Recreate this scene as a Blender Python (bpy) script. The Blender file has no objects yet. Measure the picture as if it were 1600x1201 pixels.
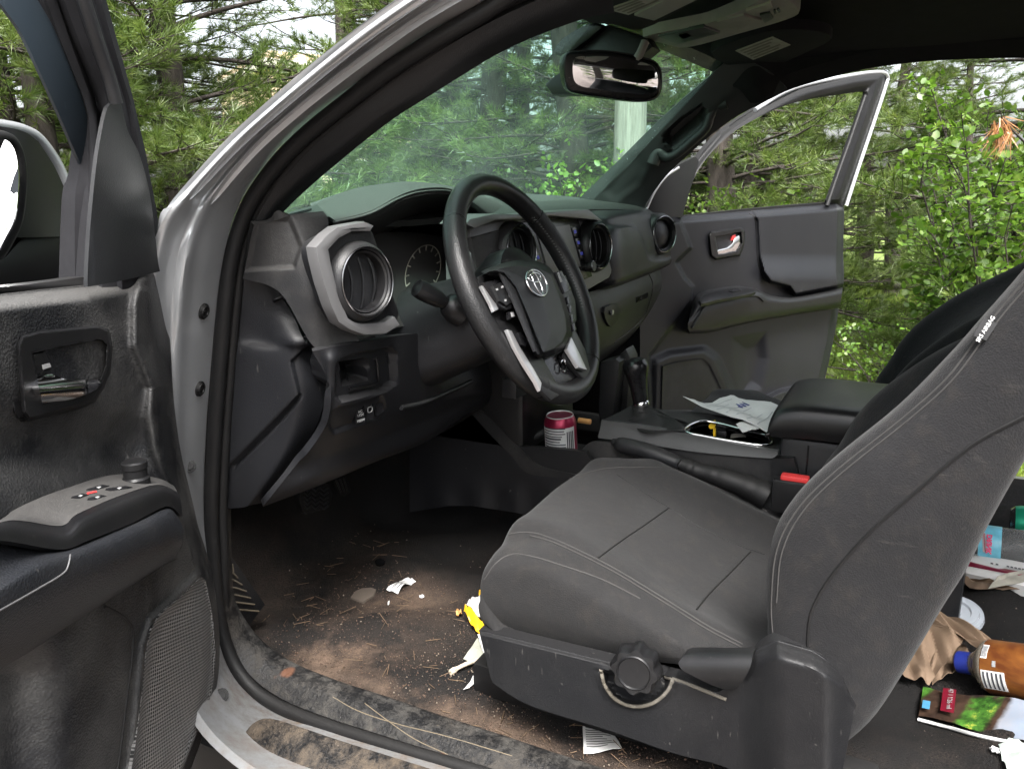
import bpy, bmesh, math, random
import numpy as np
from mathutils import Vector, Matrix, noise
from mathutils.bvhtree import BVHTree

random.seed(7); rng = np.random.default_rng(7)
SC = bpy.context.scene
COL = SC.collection
R = math.radians

# ------------------------------------------------------------------ camera
CAM = np.array([-1.482, -0.542, 1.313]); FPX = 1231.0
YAW, PITCH, ROLL = R(27.25), R(13.57), R(-0.5)
_h = np.array([math.cos(YAW), math.sin(YAW), 0.0])
FW = _h * math.cos(PITCH) - np.array([0, 0, 1.0]) * math.sin(PITCH)
_rt = np.array([math.sin(YAW), -math.cos(YAW), 0.0]); _up = np.cross(_rt, FW)
RT = _rt * math.cos(ROLL) + _up * math.sin(ROLL)
UP = _up * math.cos(ROLL) - _rt * math.sin(ROLL)
cam = bpy.data.cameras.new('camera'); camo = bpy.data.objects.new('camera', cam); COL.objects.link(camo)
cam.sensor_width = 36.0; cam.lens = FPX / 1600 * 36.0; cam.clip_start = 0.02; cam.clip_end = 2000
M = Matrix.Identity(4)
for i in range(3):
    M[i][0] = RT[i]; M[i][1] = UP[i]; M[i][2] = -FW[i]; M[i][3] = CAM[i]
camo.matrix_world = M
SC.camera = camo

# ------------------------------------------------------------------ sky, sun, exposure
SUN_EL, SUN_AZ = R(57), R(238)       # azimuth measured from +Y towards +X
w = bpy.data.worlds.new('World'); SC.world = w; w.use_nodes = True
nt = w.node_tree; nt.nodes.clear()
sky = nt.nodes.new('ShaderNodeTexSky'); sky.sky_type = 'NISHITA'; sky.sun_disc = False
sky.sun_elevation = SUN_EL; sky.sun_rotation = SUN_AZ
sky.air_density = 1.0; sky.dust_density = 6.0; sky.ozone_density = 1.0
hs = nt.nodes.new('ShaderNodeHueSaturation'); hs.inputs['Saturation'].default_value = 0.3
bg = nt.nodes.new('ShaderNodeBackground'); bg.inputs['Strength'].default_value = 0.15
wo = nt.nodes.new('ShaderNodeOutputWorld')
nt.links.new(sky.outputs[0], hs.inputs['Color']); nt.links.new(hs.outputs[0], bg.inputs['Color'])
nt.links.new(bg.outputs[0], wo.inputs['Surface'])
sl = bpy.data.lights.new('sun', 'SUN'); sl.energy = 2.0; sl.angle = R(20); sl.color = (1.0, 0.98, 0.95)
so = bpy.data.objects.new('sun', sl); COL.objects.link(so)
sd = Vector((math.sin(SUN_AZ) * math.cos(SUN_EL), math.cos(SUN_AZ) * math.cos(SUN_EL), math.sin(SUN_EL)))
so.rotation_euler = sd.to_track_quat('Z', 'Y').to_euler()
SC.view_settings.view_transform = 'Standard'; SC.view_settings.look = 'None'
SC.view_settings.exposure = 1.9; SC.view_settings.gamma = 1.0
SC.view_settings.use_curve_mapping = False
SC.render.engine = 'CYCLES'
SC.cycles.use_denoising = True
SC.cycles.max_bounces = 8; SC.cycles.diffuse_bounces = 4; SC.cycles.glossy_bounces = 4
SC.cycles.transparent_max_bounces = 12; SC.cycles.transmission_bounces = 6
SC.cycles.caustics_reflective = False; SC.cycles.caustics_refractive = False
SC.cycles.use_adaptive_sampling = True; SC.cycles.adaptive_threshold = 0.02

# ------------------------------------------------------------------ pixel -> place
# pixels are those of the 1600 x 1201 photograph; the distance always comes from a plane of the truck or the ground
def ray(px, py): return FW + RT * (px - 800) / FPX + UP * (600.5 - py) / FPX
def X(px, py, v): r = ray(px, py); return CAM + r * ((v - CAM[0]) / r[0])
def Y(px, py, v): r = ray(px, py); return CAM + r * ((v - CAM[1]) / r[1])
def Z(px, py, v): r = ray(px, py); return CAM + r * ((v - CAM[2]) / r[2])
def D(px, py, d): return CAM + ray(px, py) * d
class Plane:
    def __init__(s, o, n):
        s.o = np.array(o, float); s.n = np.array(n, float) / np.linalg.norm(n)
        if s.n @ (CAM - s.o) < 0: s.n = -s.n
    def __call__(s, px, py, off=0.0):
        r = ray(px, py); o = s.o + s.n * off
        return CAM + r * (((o - CAM) @ s.n) / (r @ s.n))
def proj(P):
    d = np.asarray(P, float) - CAM; z = d @ FW
    return 800 + FPX * (d @ RT) / z, 600.5 - FPX * (d @ UP) / z

# ------------------------------------------------------------------ curves
def cr(pts, n=6, closed=False):
    p = np.asarray(pts, float)
    if len(p) < 3 and not closed:
        t = np.linspace(0, 1, n + 1)[:, None]; return p[0] * (1 - t) + p[1] * t
    q = np.vstack([p[-1], p, p[0], p[1]]) if closed else np.vstack([2 * p[0] - p[1], p, 2 * p[-1] - p[-2]])
    out = []
    t = (np.arange(n) / n)[:, None]
    for i in range(len(p) if closed else len(p) - 1):
        a, b, c, d = q[i], q[i + 1], q[i + 2], q[i + 3]
        out.append(.5 * (2 * b + (c - a) * t + (2 * a - 5 * b + 4 * c - d) * t ** 2 + (3 * b - 3 * c + d - a) * t ** 3))
    if not closed: out.append(p[-1:])
    return np.vstack(out)
def lin(pts, n=6):
    p = np.asarray(pts, float); out = []
    t = (np.arange(n) / n)[:, None]
    for i in range(len(p) - 1): out.append(p[i] * (1 - t) + p[i + 1] * t)
    return np.vstack(out + [p[-1:]])
def grid(rows, nu=6, nv=6, fu=cr, fv=cr):
    a = np.array([fu(np.array(r), nu) for r in rows])
    return np.stack([fv(a[:, j], nv) for j in range(a.shape[1])], 1)
def sdf(px, py, poly):
    p = np.asarray(poly, float); px = np.asarray(px); d = np.full(px.shape, 1e9); ins = np.zeros(px.shape, bool)
    for i in range(len(p)):
        a, b = p[i], p[(i + 1) % len(p)]
        e = b - a; wx, wy = px - a[0], py - a[1]
        t = np.clip((wx * e[0] + wy * e[1]) / (e @ e), 0, 1)
        d = np.minimum(d, np.hypot(wx - e[0] * t, wy - e[1] * t))
        c = ((a[1] > py) != (b[1] > py)) & (px < (b[0] - a[0]) * (py - a[1]) / (b[1] - a[1] + 1e-9) + a[0])
        ins ^= c
    return np.where(ins, d, -d)
def dline(px, py, line):
    p = np.asarray(line, float); d = np.full(np.shape(px), 1e9)
    for a, b in zip(p[:-1], p[1:]):
        e = b - a; wx, wy = px - a[0], py - a[1]
        t = np.clip((wx * e[0] + wy * e[1]) / (e @ e), 0, 1)
        d = np.minimum(d, np.hypot(wx - e[0] * t, wy - e[1] * t))
    return d
def ss(a, b, x): t = np.clip((x - a) / (b - a), 0, 1); return t * t * (3 - 2 * t)

# ------------------------------------------------------------------ objects
def link(o, parent=None):
    COL.objects.link(o)
    if parent is not None: o.parent = parent
    return o
def mesh(name, V, F, mat, parent=None, angle=35, smooth=True):
    me = bpy.data.meshes.new(name)
    me.from_pydata([tuple(map(float, v)) for v in V], [], [tuple(map(int, f)) for f in F]); me.update()
    if mat: me.materials.append(mat)
    if smooth:
        me.polygons.foreach_set('use_smooth', np.ones(len(me.polygons), bool))
        me.set_sharp_from_angle(angle=R(angle))
    return link(bpy.data.objects.new(name, me), parent)
def from_bm(name, bm, mat, parent=None, angle=35, smooth=True):
    me = bpy.data.meshes.new(name); bmesh.ops.recalc_face_normals(bm, faces=bm.faces); bm.to_mesh(me); bm.free()
    if mat: me.materials.append(mat)
    if smooth:
        me.polygons.foreach_set('use_smooth', np.ones(len(me.polygons), bool))
        me.set_sharp_from_angle(angle=R(angle))
    return link(bpy.data.objects.new(name, me), parent)
def normals(G):
    du = np.gradient(G, axis=1); dv = np.gradient(G, axis=0)
    n = np.cross(du, dv); n /= np.linalg.norm(n, axis=2, keepdims=True) + 1e-12
    c = G.reshape(-1, 3).mean(0)
    if np.sum(n * (CAM - c)) < 0: n = -n
    return n
def sheet(name, G, mat, parent=None, thick=.006, disp=None, angle=40, away=None):
    """closed slab whose visible face is the grid G; disp(px, py, G) lifts it along its normal"""
    G = np.array(G, float); n = normals(G)
    if disp is not None:
        px, py = proj(G); G = G + n * np.asarray(disp(px, py, G))[..., None]; n = normals(G)
    B = G - n * thick if away is None else G + np.array(away)
    r, c = G.shape[:2]; N = r * c
    V = np.vstack([G.reshape(-1, 3), B.reshape(-1, 3)]); F = []
    i, j = np.meshgrid(np.arange(r - 1), np.arange(c - 1), indexing='ij')
    a = (i * c + j).ravel(); q = np.stack([a, a + 1, a + c + 1, a + c], 1)
    F = np.vstack([q, q[:, ::-1] + N]).tolist()
    ring = [k for k in range(c)] + [k * c + c - 1 for k in range(1, r)] + [(r - 1) * c + k for k in range(c - 2, -1, -1)] + [k * c for k in range(r - 2, 0, -1)]
    for x, y in zip(ring, ring[1:] + ring[:1]): F.append((y, x, x + N, y + N))
    o = mesh(name, V, F, mat, parent, angle)
    o['_front'] = len(q)
    return o
def relief(name, plane, rows, off, mat, parent=None, nu=8, nv=8, thick=.012, angle=40, fu=cr, fv=cr):
    """sheet laid out by pixels on a plane of the truck; off(px, py) is its height above that plane"""
    g2 = grid([[np.array(p, float) for p in r] for r in rows], nu, nv, fu, fv)
    px, py = g2[..., 0], g2[..., 1]; h = off(px, py) if callable(off) else np.full(px.shape, off)
    r = FW + RT * ((px - 800) / FPX)[..., None] + UP * ((600.5 - py) / FPX)[..., None]
    t = ((plane.o - CAM) @ plane.n + h) / (r @ plane.n)
    return sheet(name, CAM + r * t[..., None], mat, parent, thick, angle=angle, away=-plane.n * thick)
def panel(name, pts, depth, mat, parent=None, bevel=.003, seg=2, direction=None, angle=40):
    """closed outline of 3D points = the front face, extruded away from the viewer"""
    P = np.asarray(pts, float)
    n = np.zeros(3)
    for i in range(len(P)): n += np.cross(P[i] - P[0], P[(i + 1) % len(P)] - P[0])
    n /= np.linalg.norm(n)
    if n @ (CAM - P.mean(0)) < 0: n = -n; P = P[::-1]
    d = -n * depth if direction is None else np.asarray(direction, float) * depth
    bm = bmesh.new(); vs = [bm.verts.new(p) for p in P]; f = bm.faces.new(vs)
    bk = [bm.verts.new(p + d) for p in P]; bm.faces.new(bk[::-1])
    k = len(P)
    for i in range(k): bm.faces.new((vs[(i + 1) % k], vs[i], bk[i], bk[(i + 1) % k]))
    bm.normal_update()
    if bevel:
        es = [e for e in bm.edges if e.verts[0] in vs and e.verts[1] in vs]
        try: bmesh.ops.bevel(bm, geom=es, offset=bevel, segments=seg, profile=.6, affect='EDGES', clamp_overlap=True)
        except Exception: pass
    return from_bm(name, bm, mat, parent, angle)
def tube(name, path, rad, mat, parent=None, n=10, closed=False, caps=True, flat=1.0, upv=None, angle=50, prof=None):
    P = np.asarray(path, float); k = len(P)
    rad = np.broadcast_to(np.asarray(rad, float), (k,))
    T = np.gradient(P, axis=0) if not closed else np.roll(P, -1, 0) - np.roll(P, 1, 0)
    T /= np.linalg.norm(T, axis=1, keepdims=True) + 1e-12
    u = np.array(upv if upv is not None else ([0, 0, 1.] if abs(T[0][2]) < .9 else [1., 0, 0]), float)
    V = []
    for i in range(k):
        if upv is None and i: pass
        s = np.cross(T[i], u); s /= np.linalg.norm(s) + 1e-12
        u2 = np.cross(s, T[i]); u2 /= np.linalg.norm(u2) + 1e-12
        if upv is None: u = u2
        for a in range(n):
            if prof is None: ca, sa = math.cos(2 * math.pi * a / n), math.sin(2 * math.pi * a / n) * flat
            else: ca, sa = prof[a]
            V.append(P[i] + rad[i] * (s * ca + u2 * sa))
    F = []
    for i in range(k if closed else k - 1):
        for a in range(n):
            b = (a + 1) % n; i2 = (i + 1) % k
            F.append((i * n + a, i * n + b, i2 * n + b, i2 * n + a))
    if caps and not closed:
        F.append(tuple(range(n - 1, -1, -1))); F.append(tuple((k - 1) * n + a for a in range(n)))
    return mesh(name, V, F, mat, parent, angle)
def frame(axis, upv=(0, 0, 1)):
    a = np.array(axis, float); a /= np.linalg.norm(a)
    s = np.cross(np.asarray(upv, float), a)
    if np.linalg.norm(s) < 1e-6: s = np.cross([0, 1., 0], a)
    s /= np.linalg.norm(s); return s, np.cross(a, s), a
def lathe(name, prof, o, axis, mat, parent=None, n=40, angle=35, close=False, upv=(0, 0, 1), mod=None, caps=True):
    s, u, a = frame(axis, upv); o = np.asarray(o, float); V = []; F = []
    for r, h in prof:
        for k in range(n):
            t = 2 * math.pi * k / n; rr = r * (mod(t) if mod else 1)
            V.append(o + s * rr * math.cos(t) + u * rr * math.sin(t) + a * h)
    m = len(prof)
    for i in range(m if close else m - 1):
        j = (i + 1) % m
        for k in range(n): l = (k + 1) % n; F.append((i * n + k, i * n + l, j * n + l, j * n + k))
    if not close and caps:
        if prof[0][0] > 1e-5: F.append(tuple(range(n - 1, -1, -1)))
        if prof[-1][0] > 1e-5: F.append(tuple((m - 1) * n + k for k in range(n)))
    return mesh(name, V, F, mat, parent, angle)
def rbox(name, c, size, mat, parent=None, bev=.006, rot=None, seg=2, angle=40):
    bm = bmesh.new(); bmesh.ops.create_cube(bm, size=1)
    for v in bm.verts: v.co = Vector((v.co.x * size[0], v.co.y * size[1], v.co.z * size[2]))
    if bev: bmesh.ops.bevel(bm, geom=bm.edges[:], offset=bev, segments=seg, profile=.6, affect='EDGES', clamp_overlap=True)
    m = Matrix.Translation(Vector(c)) @ (rot.to_4x4() if rot is not None else Matrix.Identity(4))
    bm.transform(m)
    return from_bm(name, bm, mat, parent, angle)
_bvh = {}
def bvh(o):
    if o.name not in _bvh:
        me = o.data; _bvh[o.name] = BVHTree.FromPolygons([v.co[:] for v in me.vertices], [p.vertices[:] for p in me.polygons])
    return _bvh[o.name]
def on(o, px, py, off=0.0, default=None):
    """the point of a built surface under a pixel, lifted off along its normal"""
    r = ray(px, py); r = r / np.linalg.norm(r); best = None
    for q in (o if isinstance(o, (list, tuple)) else [o]):
        hit = bvh(q).ray_cast(Vector(CAM), Vector(r))
        if hit[0] is not None and (best is None or hit[3] < best[3]): best = hit
    if best is None:
        return np.array(default) if default is not None else None
    nn = np.array(best[1]);
    if nn @ r > 0: nn = -nn
    return np.array(best[0]) + nn * off
def seam(name, o, pix, rad, mat, parent, off=0.0, n=8, k=5, flat=1.0):
    pts = [on(o, *p, off) for p in cr(pix, k)]
    pts = [p for p in pts if p is not None]
    if len(pts) < 2: return None
    return tube(name, cr(pts, 1), rad, mat, parent, n=n, flat=flat)
def text(name, body, o, xd, yd, size, mat, parent=None, ext=.0006, align='CENTER', bold=0.0, sx=1.0):
    cu = bpy.data.curves.new(name, 'FONT'); cu.body = body; cu.size = size; cu.extrude = ext
    cu.align_x = align; cu.align_y = 'CENTER'; cu.offset = bold
    cu.resolution_u = 2
    if mat: cu.materials.append(mat)
    tmp = bpy.data.objects.new(name, cu); me = bpy.data.meshes.new_from_object(tmp); bpy.data.objects.remove(tmp)
    if mat and not len(me.materials): me.materials.append(mat)
    ob = link(bpy.data.objects.new(name, me), parent)
    xd = np.asarray(xd, float); xd = xd / np.linalg.norm(xd); yd = np.asarray(yd, float); yd = yd - xd * (yd @ xd); yd /= np.linalg.norm(yd)
    zd = np.cross(xd, yd); m = Matrix.Identity(4)
    for i in range(3): m[i][0] = xd[i] * sx; m[i][1] = yd[i]; m[i][2] = zd[i]; m[i][3] = o[i]
    ob.matrix_world = m
    return ob
def empty(name, loc=(0, 0, 0), parent=None):
    o = bpy.data.objects.new(name, None); o.empty_display_size = .05; o.location = loc
    return link(o, parent)
def tag(o, label=None, cat=None, group=None, kind=None):
    if label: o['label'] = label
    if cat: o['category'] = cat
    if group: o['group'] = group
    if kind: o['kind'] = kind
    return o
def rebase(o, base=None):
    """move a top-level mesh's origin to its base"""
    me = o.data; co = np.array([v.co[:] for v in me.vertices])
    b = np.array([co[:, 0].mean(), co[:, 1].mean(), co[:, 2].min()]) if base is None else np.array(base)
    me.transform(Matrix.Translation(Vector(-b))); o.location = b
    return o

# ------------------------------------------------------------------ materials
def newmat(name):
    m = bpy.data.materials.new(name); m.use_nodes = True; n = m.node_tree; n.nodes.clear()
    out = n.nodes.new('ShaderNodeOutputMaterial'); b = n.nodes.new('ShaderNodeBsdfPrincipled')
    n.links.new(b.outputs[0], out.inputs['Surface']); return m, n, b, out
def N(n, t, **k):
    x = n.nodes.new(t)
    for a, v in k.items():
        if a in ('inp',):
            for key, val in v.items(): x.inputs[key].default_value = val
        else: setattr(x, a, v)
    return x
def mixc(n, fac, a, b):
    x = n.nodes.new('ShaderNodeMix'); x.data_type = 'RGBA'
    for s, v in ((x.inputs[0], fac), (x.inputs[6], a), (x.inputs[7], b)):
        if isinstance(v, bpy.types.NodeSocket): n.links.new(v, s)
        elif isinstance(v, (int, float)): s.default_value = v
        else: s.default_value = (*v, 1) if len(v) == 3 else v
    return x.outputs[2]
def mapr(n, v, a, b, c=0.0, d=1.0):
    x = n.nodes.new('ShaderNodeMapRange'); n.links.new(v, x.inputs[0])
    for i, q in zip((1, 2, 3, 4), (a, b, c, d)): x.inputs[i].default_value = q
    return x.outputs[0]
def mul(n, a, b, op='MULTIPLY'):
    x = n.nodes.new('ShaderNodeMath'); x.operation = op
    for s, v in ((x.inputs[0], a), (x.inputs[1], b)):
        if isinstance(v, bpy.types.NodeSocket): n.links.new(v, s)
        else: s.default_value = v
    return x.outputs[0]
def coords(n, scale=(1, 1, 1)):
    g = n.nodes.new('ShaderNodeNewGeometry'); mp = n.nodes.new('ShaderNodeMapping'); mp.inputs['Scale'].default_value = scale
    n.links.new(g.outputs['Position'], mp.inputs[0]); return mp.outputs[0], g
def tex(n, vec, scale, detail=4, rough=.6, kind='ShaderNodeTexNoise'):
    t = n.nodes.new(kind); t.inputs['Scale'].default_value = scale
    if kind == 'ShaderNodeTexNoise': t.inputs['Detail'].default_value = detail; t.inputs['Roughness'].default_value = rough
    n.links.new(vec, t.inputs['Vector']); return t.outputs[0]
DUST = (.110, .105, .098)
def plastic(name, col, rough=.5, grain=900, bump=.25, dust=.0, dustc=DUST, updust=.0, scratch=.15, spec=.32, coat=0.0, metal=0.0, vor=False):
    m, n, b, o = newmat(name); v, g = coords(n)
    big = tex(n, v, 7, 5, .65); fine = tex(n, v, 260, 3, .6)
    f = mul(n, mapr(n, big, .42, .72), mapr(n, fine, .3, .7, .45, 1.0))
    f = mul(n, f, dust)
    sx = N(n, 'ShaderNodeSeparateXYZ'); n.links.new(g.outputs['Normal'], sx.inputs[0])
    upf = mul(n, mul(n, mapr(n, sx.outputs[2], .15, .95), updust), mapr(n, fine, .25, .7, .5, 1.0))
    f = mul(n, f, upf, 'MAXIMUM')
    # thin scuffs and specks
    vs, _ = coords(n, (40, 40, 7)); sc = tex(n, vs, 5, 2, .5); f2 = mul(n, mapr(n, sc, .70, .76), scratch)
    sp = tex(n, v, 70, 2, .5); f3 = mul(n, mapr(n, sp, .74, .78), scratch * 2)
    f = mul(n, mul(n, f, f2, 'MAXIMUM'), f3, 'MAXIMUM')
    var = mixc(n, mapr(n, tex(n, v, 3, 3), .3, .7), tuple(c * .85 for c in col), tuple(c * 1.15 for c in col))
    n.links.new(mixc(n, f, var, dustc), b.inputs['Base Color'])
    n.links.new(mapr(n, f, 0, .8, rough, min(1, rough + .35)), b.inputs['Roughness'])
    b.inputs['Specular IOR Level'].default_value = spec; b.inputs['Metallic'].default_value = metal
    if coat: b.inputs['Coat Weight'].default_value = coat; b.inputs['Coat Roughness'].default_value = .08
    if bump:
        gt = tex(n, v, grain, 2, .5, 'ShaderNodeTexVoronoi' if vor else 'ShaderNodeTexNoise')
        bp = N(n, 'ShaderNodeBump', inp={'Strength': bump, 'Distance': .0012}); n.links.new(gt, bp.inputs['Height'])
        n.links.new(bp.outputs[0], b.inputs['Normal'])
    return m
def simple(name, col, rough=.5, metal=0.0, spec=.5, coat=0.0, bump=0.0, bscale=300, emis=None, var=.1):
    m, n, b, o = newmat(name); v, g = coords(n)
    c = mixc(n, mapr(n, tex(n, v, 30, 4), .3, .7), tuple(x * (1 - var) for x in col), tuple(min(1, x * (1 + var)) for x in col))
    n.links.new(c, b.inputs['Base Color'])
    b.inputs['Roughness'].default_value = rough; b.inputs['Metallic'].default_value = metal; b.inputs['Specular IOR Level'].default_value = spec
    b.inputs['Coat Weight'].default_value = coat
    if bump:
        bp = N(n, 'ShaderNodeBump', inp={'Strength': bump, 'Distance': .001}); n.links.new(tex(n, v, bscale, 3), bp.inputs['Height']); n.links.new(bp.outputs[0], b.inputs['Normal'])
    if emis:
        b.inputs['Emission Color'].default_value = (*emis[:3], 1); b.inputs['Emission Strength'].default_value = emis[3]
    return m
MAT = {}
def mk():
    P = MAT
    P['plastic'] = plastic('dark_plastic', (.0115, .012, .0135), .36, 700, .35, dust=.10, updust=.16, scratch=.12)
    P['dusty'] = plastic('dusty_plastic', (.0135, .0138, .0150), .46, 700, .35, dust=.40, updust=.50, scratch=.2)
    P['clean'] = plastic('trim_plastic', (.0085, .009, .010), .36, 800, .3, dust=.04, updust=.06, scratch=.08)
    P['doorpl'] = plastic('door_plastic', (.0115, .012, .0135), .36, 420, .45, dust=.65, updust=.6, dustc=(.14, .136, .128), scratch=.3, vor=True)
    P['navy'] = plastic('knee_plastic', (.0105, .0110, .0130), .44, 700, .3, dust=.05, updust=.12, scratch=.28)
    P['grey'] = plastic('grey_trim', (.155, .155, .158), .36, 900, .1, dust=.14, updust=.22, metal=.35)
    P['black'] = plastic('black_gloss', (.008, .008, .009), .22, 900, .05, dust=.05, scratch=.1)
    P['satin'] = plastic('satin_black', (.0075, .0075, .0082), .34, 900, .12, dust=.08, scratch=.15)
    P['rubber'] = plastic('rubber', (.0050, .0050, .0054), .55, 500, .2, dust=.06, updust=.10, scratch=.1)
    P['paint'] = plastic('silver_paint', (.45, .465, .48), .30, 2000, .05, dust=.07, updust=.05, dustc=(.25, .20, .15), scratch=.25, metal=.45, coat=.5, spec=.5)
    pm = P['paint'].node_tree; pb = [q for q in pm.nodes if q.type == 'BSDF_PRINCIPLED'][0]; v, g = coords(pm)
    sz = N(pm, 'ShaderNodeSeparateXYZ'); pm.links.new(v, sz.inputs[0]); dm = mul(pm, mapr(pm, sz.outputs[2], .74, .52), mapr(pm, tex(pm, v, 16, 7, .75), .40, .62))
    src = pb.inputs['Base Color'].links[0].from_socket; pm.links.new(mixc(pm, dm, src, (.21, .15, .10)), pb.inputs['Base Color'])
    rs = pb.inputs['Roughness'].links[0].from_socket; pm.links.new(mul(pm, rs, mul(pm, dm, .5), 'ADD'), pb.inputs['Roughness'])
    P['leather'] = plastic('wheel_leather', (.010, .010, .0105), .32, 500, .18, dust=.04, scratch=.12)
    P['perf'] = plastic('perforated_leather', (.010, .010, .0105), .34, 520, .28, dust=.04, scratch=.1, vor=True)
    P['chrome'] = simple('chrome', (.72, .72, .73), .10, 1.0); P['darkchrome'] = simple('dark_chrome', (.30, .30, .31), .22, 1.0)
    P['silver'] = simple('satin_silver', (.50, .50, .51), .33, .8)
    P['head'] = simple('headliner_cloth', (.018, .018, .02), .95, spec=.1, bump=.3, bscale=900)
    P['lamp'] = simple('overhead_grey', (.22, .21, .19), .6)
    P['label'] = simple('label_paper', (.26, .25, .21), .6, var=.25)
    P['white'] = simple('white_paper', (.68, .68, .67), .7, var=.06)
    P['ink'] = simple('ink', (.05, .05, .06), .6)
    P['red'] = simple('red_plastic', (.55, .04, .04), .4)
    P['yellow'] = simple('yellow_plastic', (.85, .55, .03), .4)
    P['orange'] = simple('orange_wrapper', (.90, .50, .02), .35)
    P['amber'] = simple('tan_filter', (.62, .32, .11), .7)
    P['icon'] = simple('white_print', (.28, .28, .28), .5)
    P['blueicon'] = simple('blue_print', (.05, .06, .45), .5, emis=(.05, .07, .6, .03))
    P['stitch'] = simple('stitch_thread', (.10, .10, .10), .8)
    P['seamgrey'] = simple('seam_thread', (.040, .038, .037), .9)
    P['screen'] = simple('dusty_screen', (.09, .09, .085), .35)
    P['alu'] = simple('can_aluminium', (.75, .75, .76), .25, 1.0)
    P['canred'] = simple('can_red', (.30, .02, .06), .3, .5)
    P['cangreen'] = simple('can_green', (.02, .34, .20), .3, .5)
    P['bluecap'] = simple('blue_cap', (.012, .022, .17), .4)
    P['brownbag'] = simple('brown_paper', (.17, .115, .075), .8, bump=.4, bscale=60)
    m, n, b, o = newmat('mirror_glass'); b.inputs['Base Color'].default_value = (.85, .86, .88, 1); b.inputs['Metallic'].default_value = 1; b.inputs['Roughness'].default_value = .01
    P['mirror'] = m
mk()
def fabric(name, col, weave=620):
    m, n, b, o = newmat(name); v, g = coords(n)
    w1 = tex(n, v, weave, 1, .5, 'ShaderNodeTexVoronoi'); big = tex(n, v, 4.5, 6, .7); mid = tex(n, v, 40, 4, .7)
    c = mixc(n, mapr(n, big, .3, .72), tuple(x * .72 for x in col), tuple(x * 1.2 for x in col))
    c = mixc(n, mul(n, mapr(n, mid, .5, .75), .35), c, (.05, .043, .036))
    vs, _ = coords(n, (18, 4, 18)); c = mixc(n, mul(n, mapr(n, tex(n, vs, 6, 3), .66, .72), .25), c, (.07, .066, .06))
    c = mixc(n, mapr(n, w1, 0.1, .6, 0, .35), c, tuple(x * .45 for x in col))
    n.links.new(c, b.inputs['Base Color']); b.inputs['Roughness'].default_value = .88; b.inputs['Specular IOR Level'].default_value = .15
    b.inputs['Sheen Weight'].default_value = .08; b.inputs['Sheen Roughness'].default_value = .5
    h = mul(n, mul(n, w1, .35), mul(n, mid, .9), 'ADD')
    bp = N(n, 'ShaderNodeBump', inp={'Strength': .55, 'Distance': .0022}); n.links.new(h, bp.inputs['Height']); n.links.new(bp.outputs[0], b.inputs['Normal'])
    return m
def grimy(name, col, dirtc, lo=.42, hi=.60, amt=.9):
    m, n, b, o = newmat(name); v, g = coords(n)
    t1 = tex(n, v, 38, 8, .78); t2 = tex(n, v, 5, 4, .6); t3 = tex(n, v, 240, 3, .7); t4 = tex(n, v, 16, 2, .5)
    f = mul(n, mul(n, mapr(n, t1, lo, hi), mapr(n, t2, .3, .65, .25, 1.0)), amt)
    f = mul(n, f, mul(n, mapr(n, t3, .55, .7), .5), 'MAXIMUM')
    c = mixc(n, f, col, mixc(n, mapr(n, t2, .4, .6), dirtc[0], dirtc[1])); c = mixc(n, mul(n, mapr(n, t4, .70, .74), .8), c, dirtc[2])
    n.links.new(c, b.inputs['Base Color']); n.links.new(mapr(n, f, 0, .7, .42, .95), b.inputs['Roughness']); b.inputs['Specular IOR Level'].default_value = .35
    bp = N(n, 'ShaderNodeBump', inp={'Strength': .5, 'Distance': .003}); n.links.new(mul(n, t1, t3, 'ADD'), bp.inputs['Height']); n.links.new(bp.outputs[0], b.inputs['Normal'])
    return m
MAT['sillp'] = grimy('grimy_sill', (.0085, .0085, .009), ((.085, .072, .058), (.06, .056, .05), (.13, .06, .035)), .46, .64)
MAT['padm'] = grimy('grimy_step', (.0075, .0075, .008), ((.13, .095, .062), (.085, .068, .052), (.16, .075, .04)), .42, .60, .95)
MAT['fabric'] = fabric('seat_fabric', (.0228, .0223, .0226))
MAT['fabric2'] = fabric('seat_side_fabric', (.0170, .0168, .0180), 560)

# ================================================================== GROUND, TREES, FAR THINGS
m, n, b, o = newmat('ground_soil_and_grass'); v, g = coords(n)
sx = N(n, 'ShaderNodeSeparateXYZ'); n.links.new(v, sx.inputs[0])
t1 = tex(n, v, .9, 6, .65); t2 = tex(n, v, 14, 5, .7); t3 = tex(n, v, 60, 3, .7)
far = mapr(n, mul(n, sx.outputs[0], mul(n, t1, 1.6), 'ADD'), 2.6, 3.4); fary = mapr(n, mul(n, sx.outputs[1], mul(n, t1, 1.6), 'ADD'), 4.4, 5.4)
gm = mul(n, mul(n, far, fary, 'MAXIMUM'), mapr(n, sx.outputs[1], -3.0, -2.0))
gr = mixc(n, t2, (.085, .15, .020), (.19, .25, .05)); gr = mixc(n, mapr(n, t1, .5, .75), gr, (.16, .13, .07))
so_ = mixc(n, t3, (.10, .080, .068), (.19, .155, .135))
n.links.new(mixc(n, gm, so_, gr), b.inputs['Base Color']); b.inputs['Roughness'].default_value = .95
bp = N(n, 'ShaderNodeBump', inp={'Strength': .8, 'Distance': .03}); n.links.new(t3, bp.inputs['Height']); n.links.new(bp.outputs[0], b.inputs['Normal'])
MAT['ground'] = m
q = np.concatenate([-np.geomspace(1200, 14, 14), np.linspace(-12, 12, 25), np.geomspace(14, 1200, 14)])
gx, gy = np.meshgrid(q, q); rr = np.hypot(gx, gy)
gz = .05 * np.sin(gx * .7) * np.sin(gy * .6) * ss(3, 8, rr) + .012 * np.maximum(0, rr - 8) * (rr < 60) + .62 * (rr >= 60)
gz[rr < 2.6] = 0
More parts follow.
